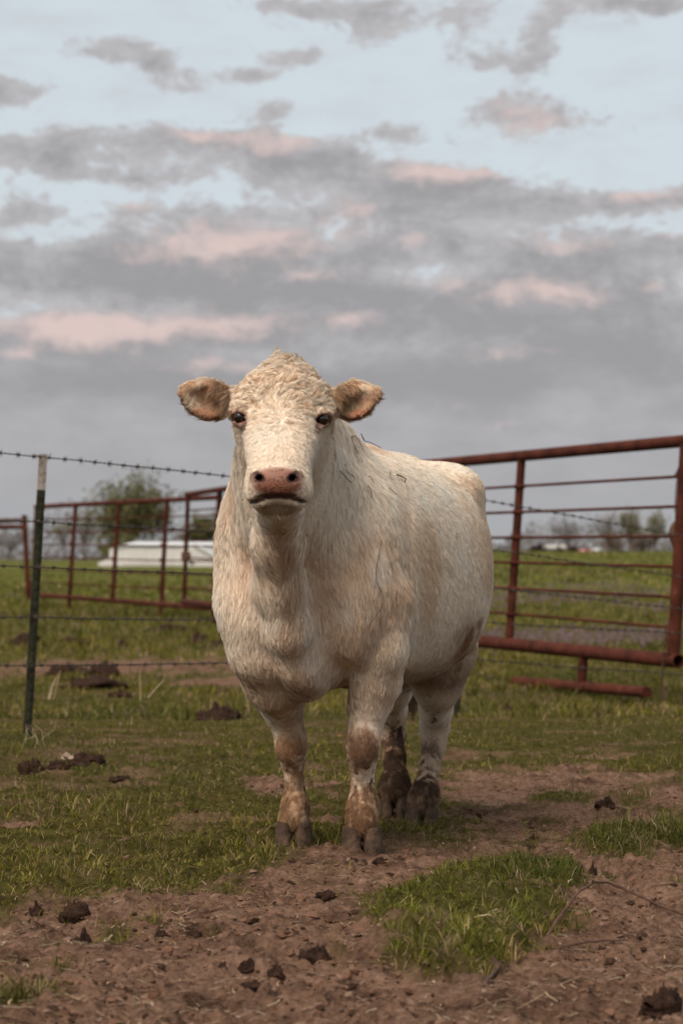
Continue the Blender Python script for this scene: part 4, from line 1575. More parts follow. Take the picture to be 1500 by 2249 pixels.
BARB = barb_mesh()
BARB.materials.append(M['galv'])
for wi, (label, pp) in enumerate(WIRES):
    pp = np.array(pp, float)
    xs = np.linspace(pp[0, 0], pp[-1, 0], 500)
    ys = np.interp(xs, pp[:, 0], pp[:, 1]) + 1.2 * noise3(xs / 90., 3.3 * wi, 0)
    Y = YW(xs) - .045
    pts = np.stack([(xs - CX) / F_PX * Y, Y, CAMH + (HOR - ys) / F_PX * Y], 1)
    org = pts[150]
    root = empty('barbed_wire', org)
    tag(root, label, 'wire', 'barbed wire strands of the fence')
    seg = np.concatenate([[0], np.cumsum(np.linalg.norm(np.diff(pts, axis=0), axis=1))])
    m = MB(org)
    n = 1100
    sa = np.linspace(0, seg[-1], n)
    base = np.stack([np.interp(sa, seg, pts[:, k]) for k in range(3)], 1)
    for ph in (0, np.pi):
        th = sa / .075 * 2 * np.pi + ph
        q = base.copy()
        q[:, 1] += .0026 * np.cos(th)
        q[:, 2] += .0026 * np.sin(th)
        m.tube(q, .0023, 4)
    m.build('strand', M['galv'], root)
    s = .05
    while s < seg[-1]:
        p = np.array([np.interp(s, seg, pts[:, k]) for k in range(3)])
        ppx = CX + p[0] / p[1] * F_PX
        if -150 < ppx < 1620:
            o = link('barb', BARB, root)
            o.location = Vector(p - org)
            o.rotation_euler = (random.uniform(0, 6.28), random.uniform(-.2, .2), .3)
        s += .125 + random.uniform(-.012, .012)
    # clips at the posts
    for post, (tx, bx, ty, by) in ((post1, (95, 60, 997, 1613)), (post2, (1022, 1003, 1075, 1578))):
        wy = np.interp((tx + bx) / 2, pp[:, 0], pp[:, 1])
        fx = tx + (bx - tx) * (wy - ty) / (by - ty)
        wy = np.interp(fx, pp[:, 0], pp[:, 1])
        q = P(fx, wy, YW((tx + bx) / 2) - .02)
        pr = post[0]
        c = MB(np.array(pr.location))
        sdir = post[1]
        c.tube([q - sdir * .034 + (0, -.012, .004), q - sdir * .026 + (0, -.026, .006), q + (0, -.034, .0), q + sdir * .026 + (0, -.026, -.004), q + sdir * .036 + (0, -.012, .004), q + sdir * .045 + (0, -.01, .02)], .0026, 5)
        c.build('wire_clip', M['galv'], pr)


# ------------------------------------------------------------------ far buildings
def prism(m, prof_a, prof_b):
    """loft between two closed profiles of equal length"""
    n = len(prof_a)
    v = np.concatenate([prof_a, prof_b, [np.mean(prof_a, 0)], [np.mean(prof_b, 0)]])
    q = [(j, (j + 1) % n, n + (j + 1) % n, n + j) for j in range(n)]
    t = [(2 * n, (j + 1) % n, j) for j in range(n)] + [(2 * n + 1, n + j, n + (j + 1) % n) for j in range(n)]
    m.add(v, q, t)


def buildings():
    Y = 138.0
    k = Y / F_PX
    X = lambda px: (px - CX) * k
    Z = lambda py: CAMH + (HOR - py) * k
    zb = Z(1246)
    org = np.array([X(340), Y, zb])
    g = empty('farm_shed', org)
    tag(g, 'long low white farm shed with a rounded end, behind the left pipe panel', 'shed')
    D = 5.0
    m = MB(org)
    prev = None
    rows = [(240, 1209), (243, 1206), (250, 1203), (258, 1201), (264, 1200), (300, 1200), (432, 1200), (470, 1200)]
    prof = lambda px, py: np.array([[X(px), Y, zb], [X(px), Y, Z(py)], [X(px), Y + D, Z(py)], [X(px), Y + D, zb]])
    for a, b in zip(rows[:-1], rows[1:]):
        prism(m, prof(*a), prof(*b))
    wl = m.build('wall', M['white_wall'], g, smooth=False)
    m = MB(org)
    ev = lambda px, pe, pr: np.array([[X(px), Y - .12, Z(pe)], [X(px), Y + D / 2, Z(pr)], [X(px), Y + D + .1, Z(pe)], [X(px), Y + D + .1, Z(pe) - .05], [X(px), Y + D / 2, Z(pr) - .08], [X(px), Y - .12, Z(pe) - .05]])
    prism(m, ev(258, 1199.5, 1198), ev(284, 1198, 1190.5))
    prism(m, ev(284, 1198, 1190.5), ev(472, 1198, 1190.5))
    m.build('roof', M['white_roof'], g, smooth=False)
    for k_, (a_, b_) in enumerate(((268, 322), (323, 378), (379, 428))):
        m = MB(org)
        m.box((X((a_ + b_) / 2), Y - .012, Z(1222)), (X(b_) - X(a_), .03, Z(1204) - Z(1240)))
        m.build('wall_panel', M['white_wall'], wl, smooth=False)
    # lean-to at its left end
    m = MB(org)
    prism(m, np.array([[X(214), Y + .4, zb], [X(214), Y + .4, Z(1236)], [X(214), Y + 2, Z(1236)], [X(214), Y + 2, zb]]), np.array([[X(239.5), Y + .4, zb], [X(239.5), Y + .4, Z(1227)], [X(239.5), Y + 2, Z(1227)], [X(239.5), Y + 2, zb]]))
    m.build('lean_to', M['white_wall'], g, smooth=False)
    # gabled wing on the right, its roof sloping down to the right
    Yw = 135.5
    org2 = np.array([X(455), Yw, zb])
    w = empty('farm_shed', org2)
    tag(w, 'white gabled farm shed with a sloping roof and dark window, left of the cow', 'shed')
    m = MB(org2)
    pr = lambda y: np.array([[X(416), y, zb], [X(416), y, Z(1206)], [X(432), y, Z(1198.5)], [X(482), y, Z(1225)], [X(482), y, zb]])
    prism(m, pr(Yw), pr(Yw + 2.3))
    wl = m.build('wall', M['white_wall'], w, smooth=False)
    m = MB(org2)
    a, b = np.array([X(430), 0, Z(1197)]), np.array([X(486), 0, Z(1227)])
    sl = lambda y: np.array([a + (0, y, 0), b + (0, y, 0), b + (0, y, .10), a + (0, y, .10)])
    prism(m, sl(Yw - .15), sl(Yw + 2.4))
    m.build('roof', M['white_roof'], w, smooth=False)
    m = MB(org2)
    m.box((X(427), Yw - .02, Z(1234)), (.22, .05, .22))
    m.build('window', M['dark'], wl, smooth=False)
    # red-roofed barn farther back
    Yr = 150.0
    k = Yr / F_PX
    org3 = np.array([X(480), Yr, Z(1240)])
    r = empty('barn', org3)
    tag(r, 'small barn with a red end wall behind the white sheds', 'barn')
    m = MB(org3)
    m.box((X(495), Yr + 2, Z(1226)), (X(545) - X(445), 4, Z(1207) - Z(1245)))
    m.build('wall', M['red_roof'], r, smooth=False)
    m = MB(org3)
    m.box((X(495), Yr + 1.8, Z(1203)), (X(550) - X(440), 4.6, Z(1199) - Z(1207)))
    m.build('roof', mat_noise('grey_metal_roof', (.33, .34, .37), (.42, .43, .46), 2, .5), r, smooth=False)

    # tiny far buildings on the right
    def hut(px0, px1, pt, pb, Y, wall, roof, label, cat):
        k = Y / F_PX
        X = lambda px: (px - CX) * k
        Z = lambda py: CAMH + (HOR - py) * k
        xm = (px0 + px1) / 2
        gz = float(height(X(xm), Y).ravel()[0])
        org = np.array([X(xm), Y, gz])
        h = empty(cat.replace(' ', '_'), org)
        tag(h, label, cat)
        ze = Z(pb) * .45 + Z(pt) * .55
        m = MB(org)
        m.box((X(xm), Y + 1.5, (gz + ze) / 2), (X(px1) - X(px0), 3, ze - gz))
        wl = m.build('wall', wall, h, smooth=False)
        m = MB(org)
        e = .15
        g1 = lambda x: np.array([[x, Y - e, ze], [x, Y + 1.5, Z(pt)], [x, Y + 3 + e, ze]])
        prism(m, g1(X(px0) - e), g1(X(px1) + e))
        m.build('roof', roof, h, smooth=False)
        m = MB(org)
        m.box((X(xm), Y - .03, (ze + gz) / 2 + .2), ((X(px1) - X(px0)) * .2, .08, .5))
        m.build('window', M['dark'], wl, smooth=False)
    pale = mat_noise('pale_house_wall', (.50, .46, .40), (.58, .54, .48), 2, .7)
    hut(1207, 1240, 1196, 1214, 165, pale, mat_noise('pale_roof', (.36, .33, .30), (.44, .41, .38), 2, .7), 'pale far house among bushes on the right horizon', 'house')
    hut(1278, 1298, 1207, 1216, 160, mat_noise('pink_red_wall', (.50, .16, .14), (.56, .20, .17), 2, .6), mat_noise('pink_red_roof', (.52, .15, .13), (.60, .20, .17), 2, .6), 'tiny pinkish red far shed on the right field edge', 'shed')
    hut(1312, 1324, 1205, 1214, 162, M['white_wall'], M['white_roof'], 'tiny white far shed right of the pinkish red one', 'shed')


buildings()


# ------------------------------------------------------------------ trees
def tree(label, cx, top, base, Y, rx, leaf_n, leaf_s, colours, bare=False, seed=1, trunk_px=5, crown_cy=None, crown_ry=None, nl=26, name='tree', lean=0):
    r = np.random.default_rng(seed)
    k = Y / F_PX
    X = lambda px: (px - CX) * k
    Z = lambda py: CAMH + (HOR - py) * k
    gz = float(height(X(cx), Y).ravel()[0]) - .1
    org = np.array([X(cx), Y, gz])
    root = empty(name, org)
    tag(root, label, 'tree', 'trees along the far field')
    tp = np.array([X(cx + lean), Y, Z(top)])
    H = tp[2] - gz
    rxw = rx * k
    cyz = Z(crown_cy if crown_cy else (top * .6 + base * .4))
    ryw = (crown_ry or (base - top) * .42) * k
    cc = np.array([X(cx + lean * .6), Y, cyz])
    m = MB(org)
    tr = trunk_px * k / 2
    fork = org + (cc - org) * .55
    m.tube([org, org + (fork - org) * .5 + r.normal(0, .05, 3), fork], [tr * 1.25, tr, tr * .8], 8)
    ends = []
    for i in range(nl):
        v = r.normal(0, 1, 3)
        v[2] = abs(v[2]) * 1.0 - .25
        v /= np.linalg.norm(v)
        e = cc + v * np.array([rxw, rxw, ryw]) * r.uniform(.6, 1.02)
        s = fork + (cc - fork) * r.uniform(-.2, .5)
        mid = (s + e) / 2 + r.normal(0, .12 * rxw, 3)
        m.tube([s, mid, e], [tr * .42, tr * .22, tr * .06], 5, cap=False)
        ends.append((mid, e))
        for j in range(5 if bare else 3):
            s2 = mid + (e - mid) * r.uniform(0, .9)
            e2 = s2 + r.normal(0, .24 * rxw, 3) + np.array([0, 0, .16 * ryw])
            m.tube([s2, e2], [tr * .13, tr * .04], 4, cap=False)
            ends.append((s2, e2))
            if bare:
                for q in range(3):
                    e3 = e2 + r.normal(0, .13 * rxw, 3) + np.array([0, 0, .08 * ryw])
                    m.tube([s2 + (e2 - s2) * r.uniform(.3, 1), e3], [tr * .06, tr * .025], 3, cap=False)
                    ends.append((e2, e3))
    m.build('trunk', M['bark'], root)
    if leaf_n:
        idx = r.integers(0, len(ends), leaf_n)
        A = np.array([a for a, b in ends])[idx]
        B = np.array([b for a, b in ends])[idx]
        c = A + (B - A) * r.uniform(.2, 1.1, (leaf_n, 1)) + r.normal(0, .085 * rxw, (leaf_n, 3))
        u = r.normal(0, 1, (leaf_n, 3)); u /= np.linalg.norm(u, axis=1)[:, None]
        w = np.cross(u, r.normal(0, 1, (leaf_n, 3))); w /= np.linalg.norm(w, axis=1)[:, None]
        s = leaf_s * r.uniform(.6, 1.4, (leaf_n, 1))
        v = np.stack([c - u * s, c + w * s * .55, c + u * s, c - w * s * .55], 1)
        pal = np.array(colours)
        ccol = pal[r.integers(0, len(pal), leaf_n)] * r.uniform(.7, 1.3, (leaf_n, 1))
        me = mesh_np('crown', v.reshape(-1, 3) - org, np.arange(leaf_n * 4).reshape(-1, 4), cols=np.repeat(ccol, 4, 0), smooth=False)
        link('crown', me, root, M['leaves'])
    return root


GRN = [(.12, .12, .045), (.16, .155, .062), (.09, .092, .035), (.20, .185, .09)]
YGR = [(.20, .185, .085), (.16, .15, .07), (.22, .19, .11)]
BRN = [(.20, .155, .125), (.17, .13, .105), (.23, .18, .145)]
tree('round leafy green tree behind the left pipe panel, largest on the horizon', 287, 1066, 1232, 215, 96, 5600, .17, GRN, bare=True, seed=3, trunk_px=9, crown_cy=1140, crown_ry=68, nl=64)
tree('thin pale young tree just left of the round green tree', 186, 1112, 1230, 205, 40, 420, .10, YGR, True, 5, 5, 1155, 42, 20)
tree('sparse thin tree seen right beside the left fence post', 140, 1140, 1230, 210, 26, 260, .10, YGR, True, 6, 4, 1175, 34, 14)
tree('leafy tree between the short pipe panel and the cow\'s neck', 448, 1122, 1232, 220, 45, 2000, .16, GRN[:2] + YGR[:1], seed=8, trunk_px=6, crown_cy=1165, crown_ry=40, nl=30)
tree('bare purplish tree at the far left edge', 22, 1160, 1232, 230, 40, 160, .1, BRN, True, 9, 4, 1190, 32, 18)
tree('leafy bush-like tree at the foot of the round green tree', 262, 1176, 1236, 200, 48, 2400, .15, GRN, seed=10, trunk_px=4, crown_cy=1212, crown_ry=26, nl=26)
tree('tall bare grey tree left of the right horizon group', 1248, 1128, 1214, 150, 46, 30, .07, BRN, True, 12, 3, 1165, 38, 30)
tree('bare brownish tree second from left in the right horizon group', 1336, 1122, 1216, 150, 36, 260, .08, BRN + YGR[:1], True, 13, 3, 1168, 48, 30)
tree('fresh green tree in the middle of the right horizon group', 1384, 1116, 1218, 152, 30, 700, .085, YGR + GRN[1:2], True, 14, 3, 1160, 48, 30)
tree('fresh green tree nearest the end post of the right gate', 1440, 1122, 1218, 152, 30, 620, .085, YGR + GRN[1:2], True, 15, 3, 1166, 48, 28)
tree('brown leafless thicket tree between the two green trees at right', 1412, 1168, 1218, 156, 30, 900, .08, BRN, True, 19, 3, 1195, 22, 26)
tree('low brown thicket tree left of the middle green tree', 1350, 1172, 1218, 158, 34, 1000, .08, BRN, True, 20, 3, 1198, 20, 26)
tree('low dark round bush on the right horizon', 1180, 1198, 1216, 155, 20, 900, .10, [(.045, .03, .028), (.06, .04, .035)], seed=16, trunk_px=3, crown_cy=1208, crown_ry=9, nl=16, name='bush')
tree('low dark green bush in front of the pale far house', 1222, 1204, 1216, 158, 18, 700, .09, [(.035, .035, .016), (.05, .045, .02)], seed=17, trunk_px=3, crown_cy=1211, crown_ry=6, nl=14, name='bush')
tree('low reddish brown bush left of the tiny red shed', 1262, 1198, 1216, 158, 20, 700, .09, [(.09, .05, .04), (.07, .045, .035)], seed=18, trunk_px=3, crown_cy=1208, crown_ry=8, nl=14, name='bush')


def far_woods():
    r = np.random.default_rng(44)
    n = 60000
    az = r.uniform(-.34, .34, n)
    Y = r.uniform(330, 520, n)
    x = az * Y
    hh = 3.0 + 2.0 * fbm(az * 60, 0 * az, 5.0, 4) + 1.2 * (az < -.09)
    z = height(x, Y) + r.random(n) ** 1.2 * np.maximum(hh, .8) * 1.8
    c = np.stack([x, Y, z], 1)
    u = r.normal(0, 1, (n, 3)); u /= np.linalg.norm(u, axis=1)[:, None]
    w = np.cross(u, r.normal(0, 1, (n, 3))); w /= np.linalg.norm(w, axis=1)[:, None]
    s = .30 * r.uniform(.5, 1.5, (n, 1))
    v = np.stack([c - u * s, c + w * s * .4, c + u * s, c - w * s * .4], 1).reshape(-1, 3)
    pal = np.array([(.17, .145, .145), (.135, .115, .115), (.20, .17, .16), (.15, .14, .11)])  # bare-branch greys, with distance haze mixed into the colour
    col = pal[r.integers(0, 4, n)] * r.uniform(.75, 1.25, (n, 1))
    o = link('far_woods', mesh_np('far_woods', v, np.arange(n * 4).reshape(-1, 4), cols=np.repeat(col, 4, 0), smooth=False), None, M['leaves'])
    tag(o, 'hazy grey brown line of bare woods along the horizon', 'woods', kind='stuff')


far_woods()


# ------------------------------------------------------------------ grass
def on_ground(px, py, it=4):
    """ground point under a photo pixel"""
    h = np.zeros_like(np.asarray(px, float))
    for _ in range(it):
        Y = (CAMH - h) * F_PX / np.maximum(np.asarray(py, float) - HOR, 3)
        x = (px - CX) / F_PX * Y
        h = np.interp(Y, YT, ZL) * .5 + np.interp(Y, YT, ZR) * .5
    return x, Y


def blades(n, px, py, Lr, wr, pal, accept=None, lean=.55, name='grass', label=None, mat=None, seed=0, clump=0.0):
    r = np.random.default_rng(seed)
    u, v = r.uniform(*px, n), r.uniform(*py, n)
    x, Y = on_ground(u, v)
    if clump:
        k = fbm(x * 6, Y * 6, 11.0, 2)
        keep = r.random(n) < np.clip(.62 + k * clump, .12, 1)
        x, Y = x[keep], Y[keep]
    if accept is not None:
        a = accept(x, Y)
        keep = r.random(len(x)) < a
        x, Y = x[keep], Y[keep]
    return x, Y


def blade_mesh(x, Y, L, w, col, lean, r, z=None, cell=.05):
    n = len(x)
    # tufts: blades of one tuft lean out from its centre and share height and tint
    i, j = np.floor(x / cell).astype(np.int64), np.floor(Y / cell).astype(np.int64)
    h1, h2, h3, h4 = [_h(i + k * 57, j + k * 131, np.int64(k)) for k in (1, 2, 3, 4)]
    cx, cy = (i + .25 + .5 * h1) * cell, (j + .25 + .5 * h2) * cell
    pull = .45 * h4
    x, Y = x + (cx - x) * pull, Y + (cy - Y) * pull
    L = L * (.45 + 1.1 * h3)
    col = col * (.70 + .6 * h4)[:, None]
    col = np.where(((h1 > .86) & (r.random(n) < .6))[:, None], np.array([.30, .215, .125]) * r.uniform(.6, 1.15, (n, 1)), col)
    ta = np.arctan2(Y - cy, x - cx)
    z = height(x, Y) - .004 if z is None else z
    b = np.stack([x, Y, z], 1)
    a = ta + r.normal(0, .9, n)
    d = np.stack([np.cos(a), np.sin(a), 0 * a], 1)
    fa = a + np.pi / 2 + r.normal(0, .5, n)
    s = np.stack([np.cos(fa), np.sin(fa), 0 * fa], 1) * (w / 2)[:, None]
    t1 = r.uniform(.05, .75, n) * lean
    t2 = t1 + r.uniform(.1, .8, n) * lean
    t3 = t2 + r.uniform(.1, 1.0, n) * lean
    up = np.array([0, 0, 1.0])
    st = (L / 3)[:, None]
    q1 = b + st * (d * np.sin(t1)[:, None] + up * np.cos(t1)[:, None])
    q2 = q1 + st * (d * np.sin(t2)[:, None] + up * np.cos(t2)[:, None])
    tip = q2 + st * (d * np.sin(t3)[:, None] + up * np.cos(t3)[:, None])
    v = np.stack([b - s, b + s, q1 + s, q1 - s, q2 + s * .75, q2 - s * .75, tip], 1).reshape(-1, 3)
    i = np.arange(n) * 7
    q = np.concatenate([np.stack([i, i + 1, i + 2, i + 3], 1), np.stack([i + 3, i + 2, i + 4, i + 5], 1)])
    t = np.stack([i + 5, i + 4, i + 6], 1)
    return v, q, t, np.repeat(col, 7, 0)


def join(parts):
    V, Qd, T, C, o = [], [], [], [], 0
    for v, q, t, c in parts:
        V.append(v); Qd.append(q + o); T.append(t + o); C.append(c)
        o += len(v)
    return np.concatenate(V), np.concatenate(Qd), np.concatenate(T), np.concatenate(C)


def palette(n, r, x, Y):
    g = np.array([(.105, .108, .018), (.140, .138, .026), (.075, .080, .015), (.185, .168, .040), (.24, .20, .065), (.36, .27, .16), (.24, .175, .10)])
    pk = r.choice(7, n, p=[.20, .24, .15, .18, .11, .06, .06])
    t = fbm(x * 1.3, Y * 1.3, 30.0, 3)[:, None]
    c = g[pk] * r.uniform(.75, 1.25, (n, 1))
    return c * (1 + .30 * t * np.array([1.2, .9, .6])) * np.array([.88, .84, .80])


def build_grass():
    r = np.random.default_rng(5)
    parts = []
    # close turf
    x, Y = blades(330000, (-330, 1830), (1560, 2330), None, None, None, lambda a, b: grassiness(a, b) ** 1.4, seed=51, clump=.45)
    keep = rng.random(len(x)) < .96
    x, Y = x[keep], Y[keep]
    n = len(x)
    px, py = px_of(x, Y)
    gp = np.maximum(sstep(poly_sd(px, py, PATCH), 0, 60), sstep(poly_sd(px, py, PATCH2), 0, 40))
    tall = sstep(fbm(x * 2.1, Y * 2.1, 13.0, 3), -.3, .8)
    L = (.014 + .036 * r.random(n) ** 1.5) * (.85 + .6 * tall + .12 * gp)
    w = r.uniform(.0014, .0034, n) * (1 + (Y - 6) * .06)
    parts.append(blade_mesh(x, Y, L, w, palette(n, r, x, Y) * (1 - gp[:, None] * np.array([.28, .16, .25])), 1.05, r))
    # middle distance
    x, Y = blades(170000, (-420, 1920), (1318, 1575), None, None, None, lambda a, b: grassiness(a, b) ** 1.2, seed=52, clump=.5)
    n = len(x)
    tall = sstep(fbm(x * 1.2, Y * .6, 13.0, 3), -.2, .9)
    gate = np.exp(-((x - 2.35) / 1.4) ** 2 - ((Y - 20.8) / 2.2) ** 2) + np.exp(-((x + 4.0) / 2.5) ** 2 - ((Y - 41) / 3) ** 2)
    L = r.uniform(.035, .075, n) * (.8 + .8 * tall + .7 * gate + .8 * sstep(Y, 23, 30))
    w = r.uniform(.004, .008, n) * (1 + (Y - 13) * .05)
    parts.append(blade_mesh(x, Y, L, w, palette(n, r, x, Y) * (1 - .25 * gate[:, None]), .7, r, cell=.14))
    # open field
    x, Y = blades(60000, (-420, 1920), (1232, 1330), None, None, None, None, seed=53, clump=.5)
    n = len(x)
    L = r.uniform(.05, .12, n)
    w = r.uniform(.02, .035, n) * (Y / 50)
    parts.append(blade_mesh(x, Y, L, w, palette(n, r, x, Y) * np.array([1.0, 1.10, 1.0]), .6, r, cell=.6))
    V, Qd, T, C = join(parts)
    o = link('grass', mesh_np('grass', V, Qd, T, np.clip(C, .004, .6)), None, M['grass'])
    tag(o, 'short green pasture grass with dry blades', 'grass', kind='stuff')
    # purple blooms beyond the right gate
    x, Y = blades(7500, (960, 1900), (1305, 1440), None, None, None, lambda a, b: sstep(fbm(a * .55, b * .22, 40.0, 3) + .25 * np.exp(-((b - 33) / 9) ** 2), -.12, .45), seed=54)
    sel = (Y > 23.5) & (x > .8)
    x, Y = x[sel], Y[sel]
    n = len(x)
    z = height(x, Y)
    hh = r.uniform(.05, .14, n)
    col = np.array([(.20, .145, .145), (.25, .17, .185), (.18, .14, .11)])[r.integers(0, 3, n)] * r.uniform(.8, 1.2, (n, 1))
    vs, fs = [], []
    c = np.stack([x, Y, z + hh], 1)
    V, F, k = [], [], 0
    for (dx, dy) in ((1, 0), (0, 1)):
        s = r.uniform(.012, .026, n)[:, None]
        d = np.array([dx, dy, 0.0])
        up = np.array([0, 0, 1.3])
        V.append(np.stack([c - d * s, c - up * s, c + d * s, c + up * s], 1).reshape(-1, 3))
        F.append(np.arange(n * 4).reshape(-1, 4) + k)
        k += n * 4
    o = link('wildflowers', mesh_np('wildflowers', np.concatenate(V), np.concatenate(F), cols=np.tile(np.repeat(col, 4, 0), (2, 1)), smooth=False), None, M['petal'])
    tag(o, 'drift of small purple wildflowers in the field beyond the right gate', 'wildflowers', kind='stuff')


build_grass()


# ------------------------------------------------------------------ soil clods, straw litter
def build_litter():
    r = np.random.default_rng(77)
    ico = []
    ph = (1 + 5 ** .5) / 2
    iv = np.array([(-1, ph, 0), (1, ph, 0), (-1, -ph, 0), (1, -ph, 0), (0, -1, ph), (0, 1, ph), (0, -1, -ph), (0, 1, -ph), (ph, 0, -1), (ph, 0, 1), (-ph, 0, -1), (-ph, 0, 1)], float)
    iv /= np.linalg.norm(iv[0])
    it = np.array([(0, 11, 5), (0, 5, 1), (0, 1, 7), (0, 7, 10), (0, 10, 11), (1, 5, 9), (5, 11, 4), (11, 10, 2), (10, 7, 6), (7, 1, 8), (3, 9, 4), (3, 4, 2), (3, 2, 6), (3, 6, 8), (3, 8, 9), (4, 9, 5), (2, 4, 11), (6, 2, 10), (8, 6, 7), (9, 8, 1)])
    n = 34000
    u, v = r.uniform(-330, 1830, n), r.uniform(1640, 2330, n)
    x, Y = on_ground(u, v)
    keep = r.random(n) < (1 - grassiness(x, Y)) * np.clip(.55 + .6 * fbm(x * 4, Y * 4, 50., 3), .06, 1)
    x, Y = x[keep], Y[keep]
    n = len(x)
    s = .0013 + .011 * r.random(n) ** 9 + .0024 * r.random(n)
    z = height(x, Y) + s * .15
    V = iv[None] * r.uniform(.6, 1.35, (n, 12, 1)) * (s[:, None] * r.uniform(.7, 1.4, (n, 3)) * np.array([1, 1, .6]))[:, None, :]
    a = r.uniform(0, 6.28, n)
    ca, sa = np.cos(a)[:, None], np.sin(a)[:, None]
    V = np.stack([V[:, :, 0] * ca - V[:, :, 1] * sa, V[:, :, 0] * sa + V[:, :, 1] * ca, V[:, :, 2]], -1) + np.stack([x, Y, z], 1)[:, None]
    T = (it[None] + (np.arange(n) * 12)[:, None, None]).reshape(-1, 3)
    pal = np.array([(.13, .070, .046), (.09, .047, .030), (.17, .105, .075), (.045, .026, .018), (.17, .11, .08)])
    col = pal[r.choice(5, n, p=[.30, .28, .18, .22, .02])] * r.uniform(.8, 1.2, (n, 1))
    o = link('soil_clods', mesh_np('soil_clods', V.reshape(-1, 3), None, T, np.repeat(col, 12, 0), smooth=False), None, M['clod'])
    tag(o, 'crumbled brown soil clods over the bare ground', 'soil', kind='stuff')
    # straw
    n = 10500
    u, v = r.uniform(-330, 1830, n), r.uniform(1560, 2330, n)
    x, Y = on_ground(u, v)
    keep = r.random(n) < .25 + .75 * (1 - grassiness(x, Y)) * np.clip(.5 + .8 * fbm(x * 2.5, Y * 2.5, 60., 3), .1, 1)
    x, Y = x[keep], Y[keep]
    n = len(x)
    z = height(x, Y) + .004
    L = r.uniform(.012, .055, n) * (1 + (r.random(n) < .06) * 1.5)
    a = r.uniform(0, 6.28, n)
    d = np.stack([np.cos(a), np.sin(a), r.normal(0, .12, n)], 1) * L[:, None] / 2
    w = np.stack([-np.sin(a), np.cos(a), 0 * a], 1) * r.uniform(.0007, .0015, n)[:, None]
    c = np.stack([x, Y, z], 1)
    up = np.array([0, 0, .0012])
    k = r.normal(0, .12, (n, 1)) * L[:, None] * w / np.linalg.norm(w, axis=1)[:, None]
    V = np.stack([c - d - w, c - d + w, c + k + w + up, c + k - w + up, c + d + w, c + d - w], 1).reshape(-1, 3)
    i = np.arange(n) * 6
    Q = np.concatenate([np.stack([i, i + 1, i + 2, i + 3], 1), np.stack([i + 3, i + 2, i + 4, i + 5], 1)])
    pal = np.array([(.34, .24, .16), (.24, .16, .10), (.42, .33, .24), (.13, .08, .05)])
    col = pal[r.choice(4, n, p=[.36, .3, .16, .18])] * r.uniform(.8, 1.15, (n, 1))
    o = link('straw_litter', mesh_np('straw_litter', V, Q, cols=np.repeat(col, 6, 0), smooth=False), None, M['clod'])
    tag(o, 'scattered straw and dry stem litter on the ground', 'straw', kind='stuff')


build_litter()


# ------------------------------------------------------------------ dung and dark clods
def lump(name, label, cat, px, py, w_px, h_px, seed, group=None, mat='dung', depth=1.0):
    r = np.random.default_rng(seed)
    x, Y = [float(q) for q in on_ground(np.array([px * 1.0]), np.array([py * 1.0]))[:2]] if False else [float(np.asarray(q).ravel()[0]) for q in on_ground(np.array([px * 1.0]), np.array([py * 1.0]))]
    k = Y / F_PX
    hw, hh = w_px * k / 2, max(h_px * k * 1.15, .012)
    gz = float(height(x, Y).ravel()[0])
    n1, n2 = 30, 16
    th = np.linspace(0, np.pi / 2 * 1.15, n2)[:, None]
    ph = np.linspace(0, 2 * np.pi, n1, endpoint=False)[None]
    d = np.stack([np.sin(th) * np.cos(ph), np.sin(th) * np.sin(ph), np.cos(th) + 0 * ph], -1)
    so = seed * 7.7
    rr = 1 + .42 * fbm(d[..., 0] * 1.9 + so, d[..., 1] * 1.9, d[..., 2] * 1.9, 4)
    fl = 1 + .5 * fbm(d[..., 0] * 5 + so, d[..., 1] * 5, d[..., 2] * 5 + 3, 3)
    v = d * rr[..., None] * np.array([hw, hw * .62 * depth, hh])
    v[..., 2] *= np.clip(fl, .35, 1.6)
    v[..., 2] += hh * .04
    v = v.reshape(-1, 3)
    q = [(i * n1 + j, (i + 1) * n1 + j, (i + 1) * n1 + (j + 1) % n1, i * n1 + (j + 1) % n1) for i in range(n2 - 1) for j in range(n1)]
    me = mesh_np(name, v, q)
    o = link(name, me, None, M[mat], Vector((x, Y, gz + .004)))
    o.rotation_euler = (0, 0, r.uniform(-.4, .4))
    tag(o, label, cat, group)
    return o


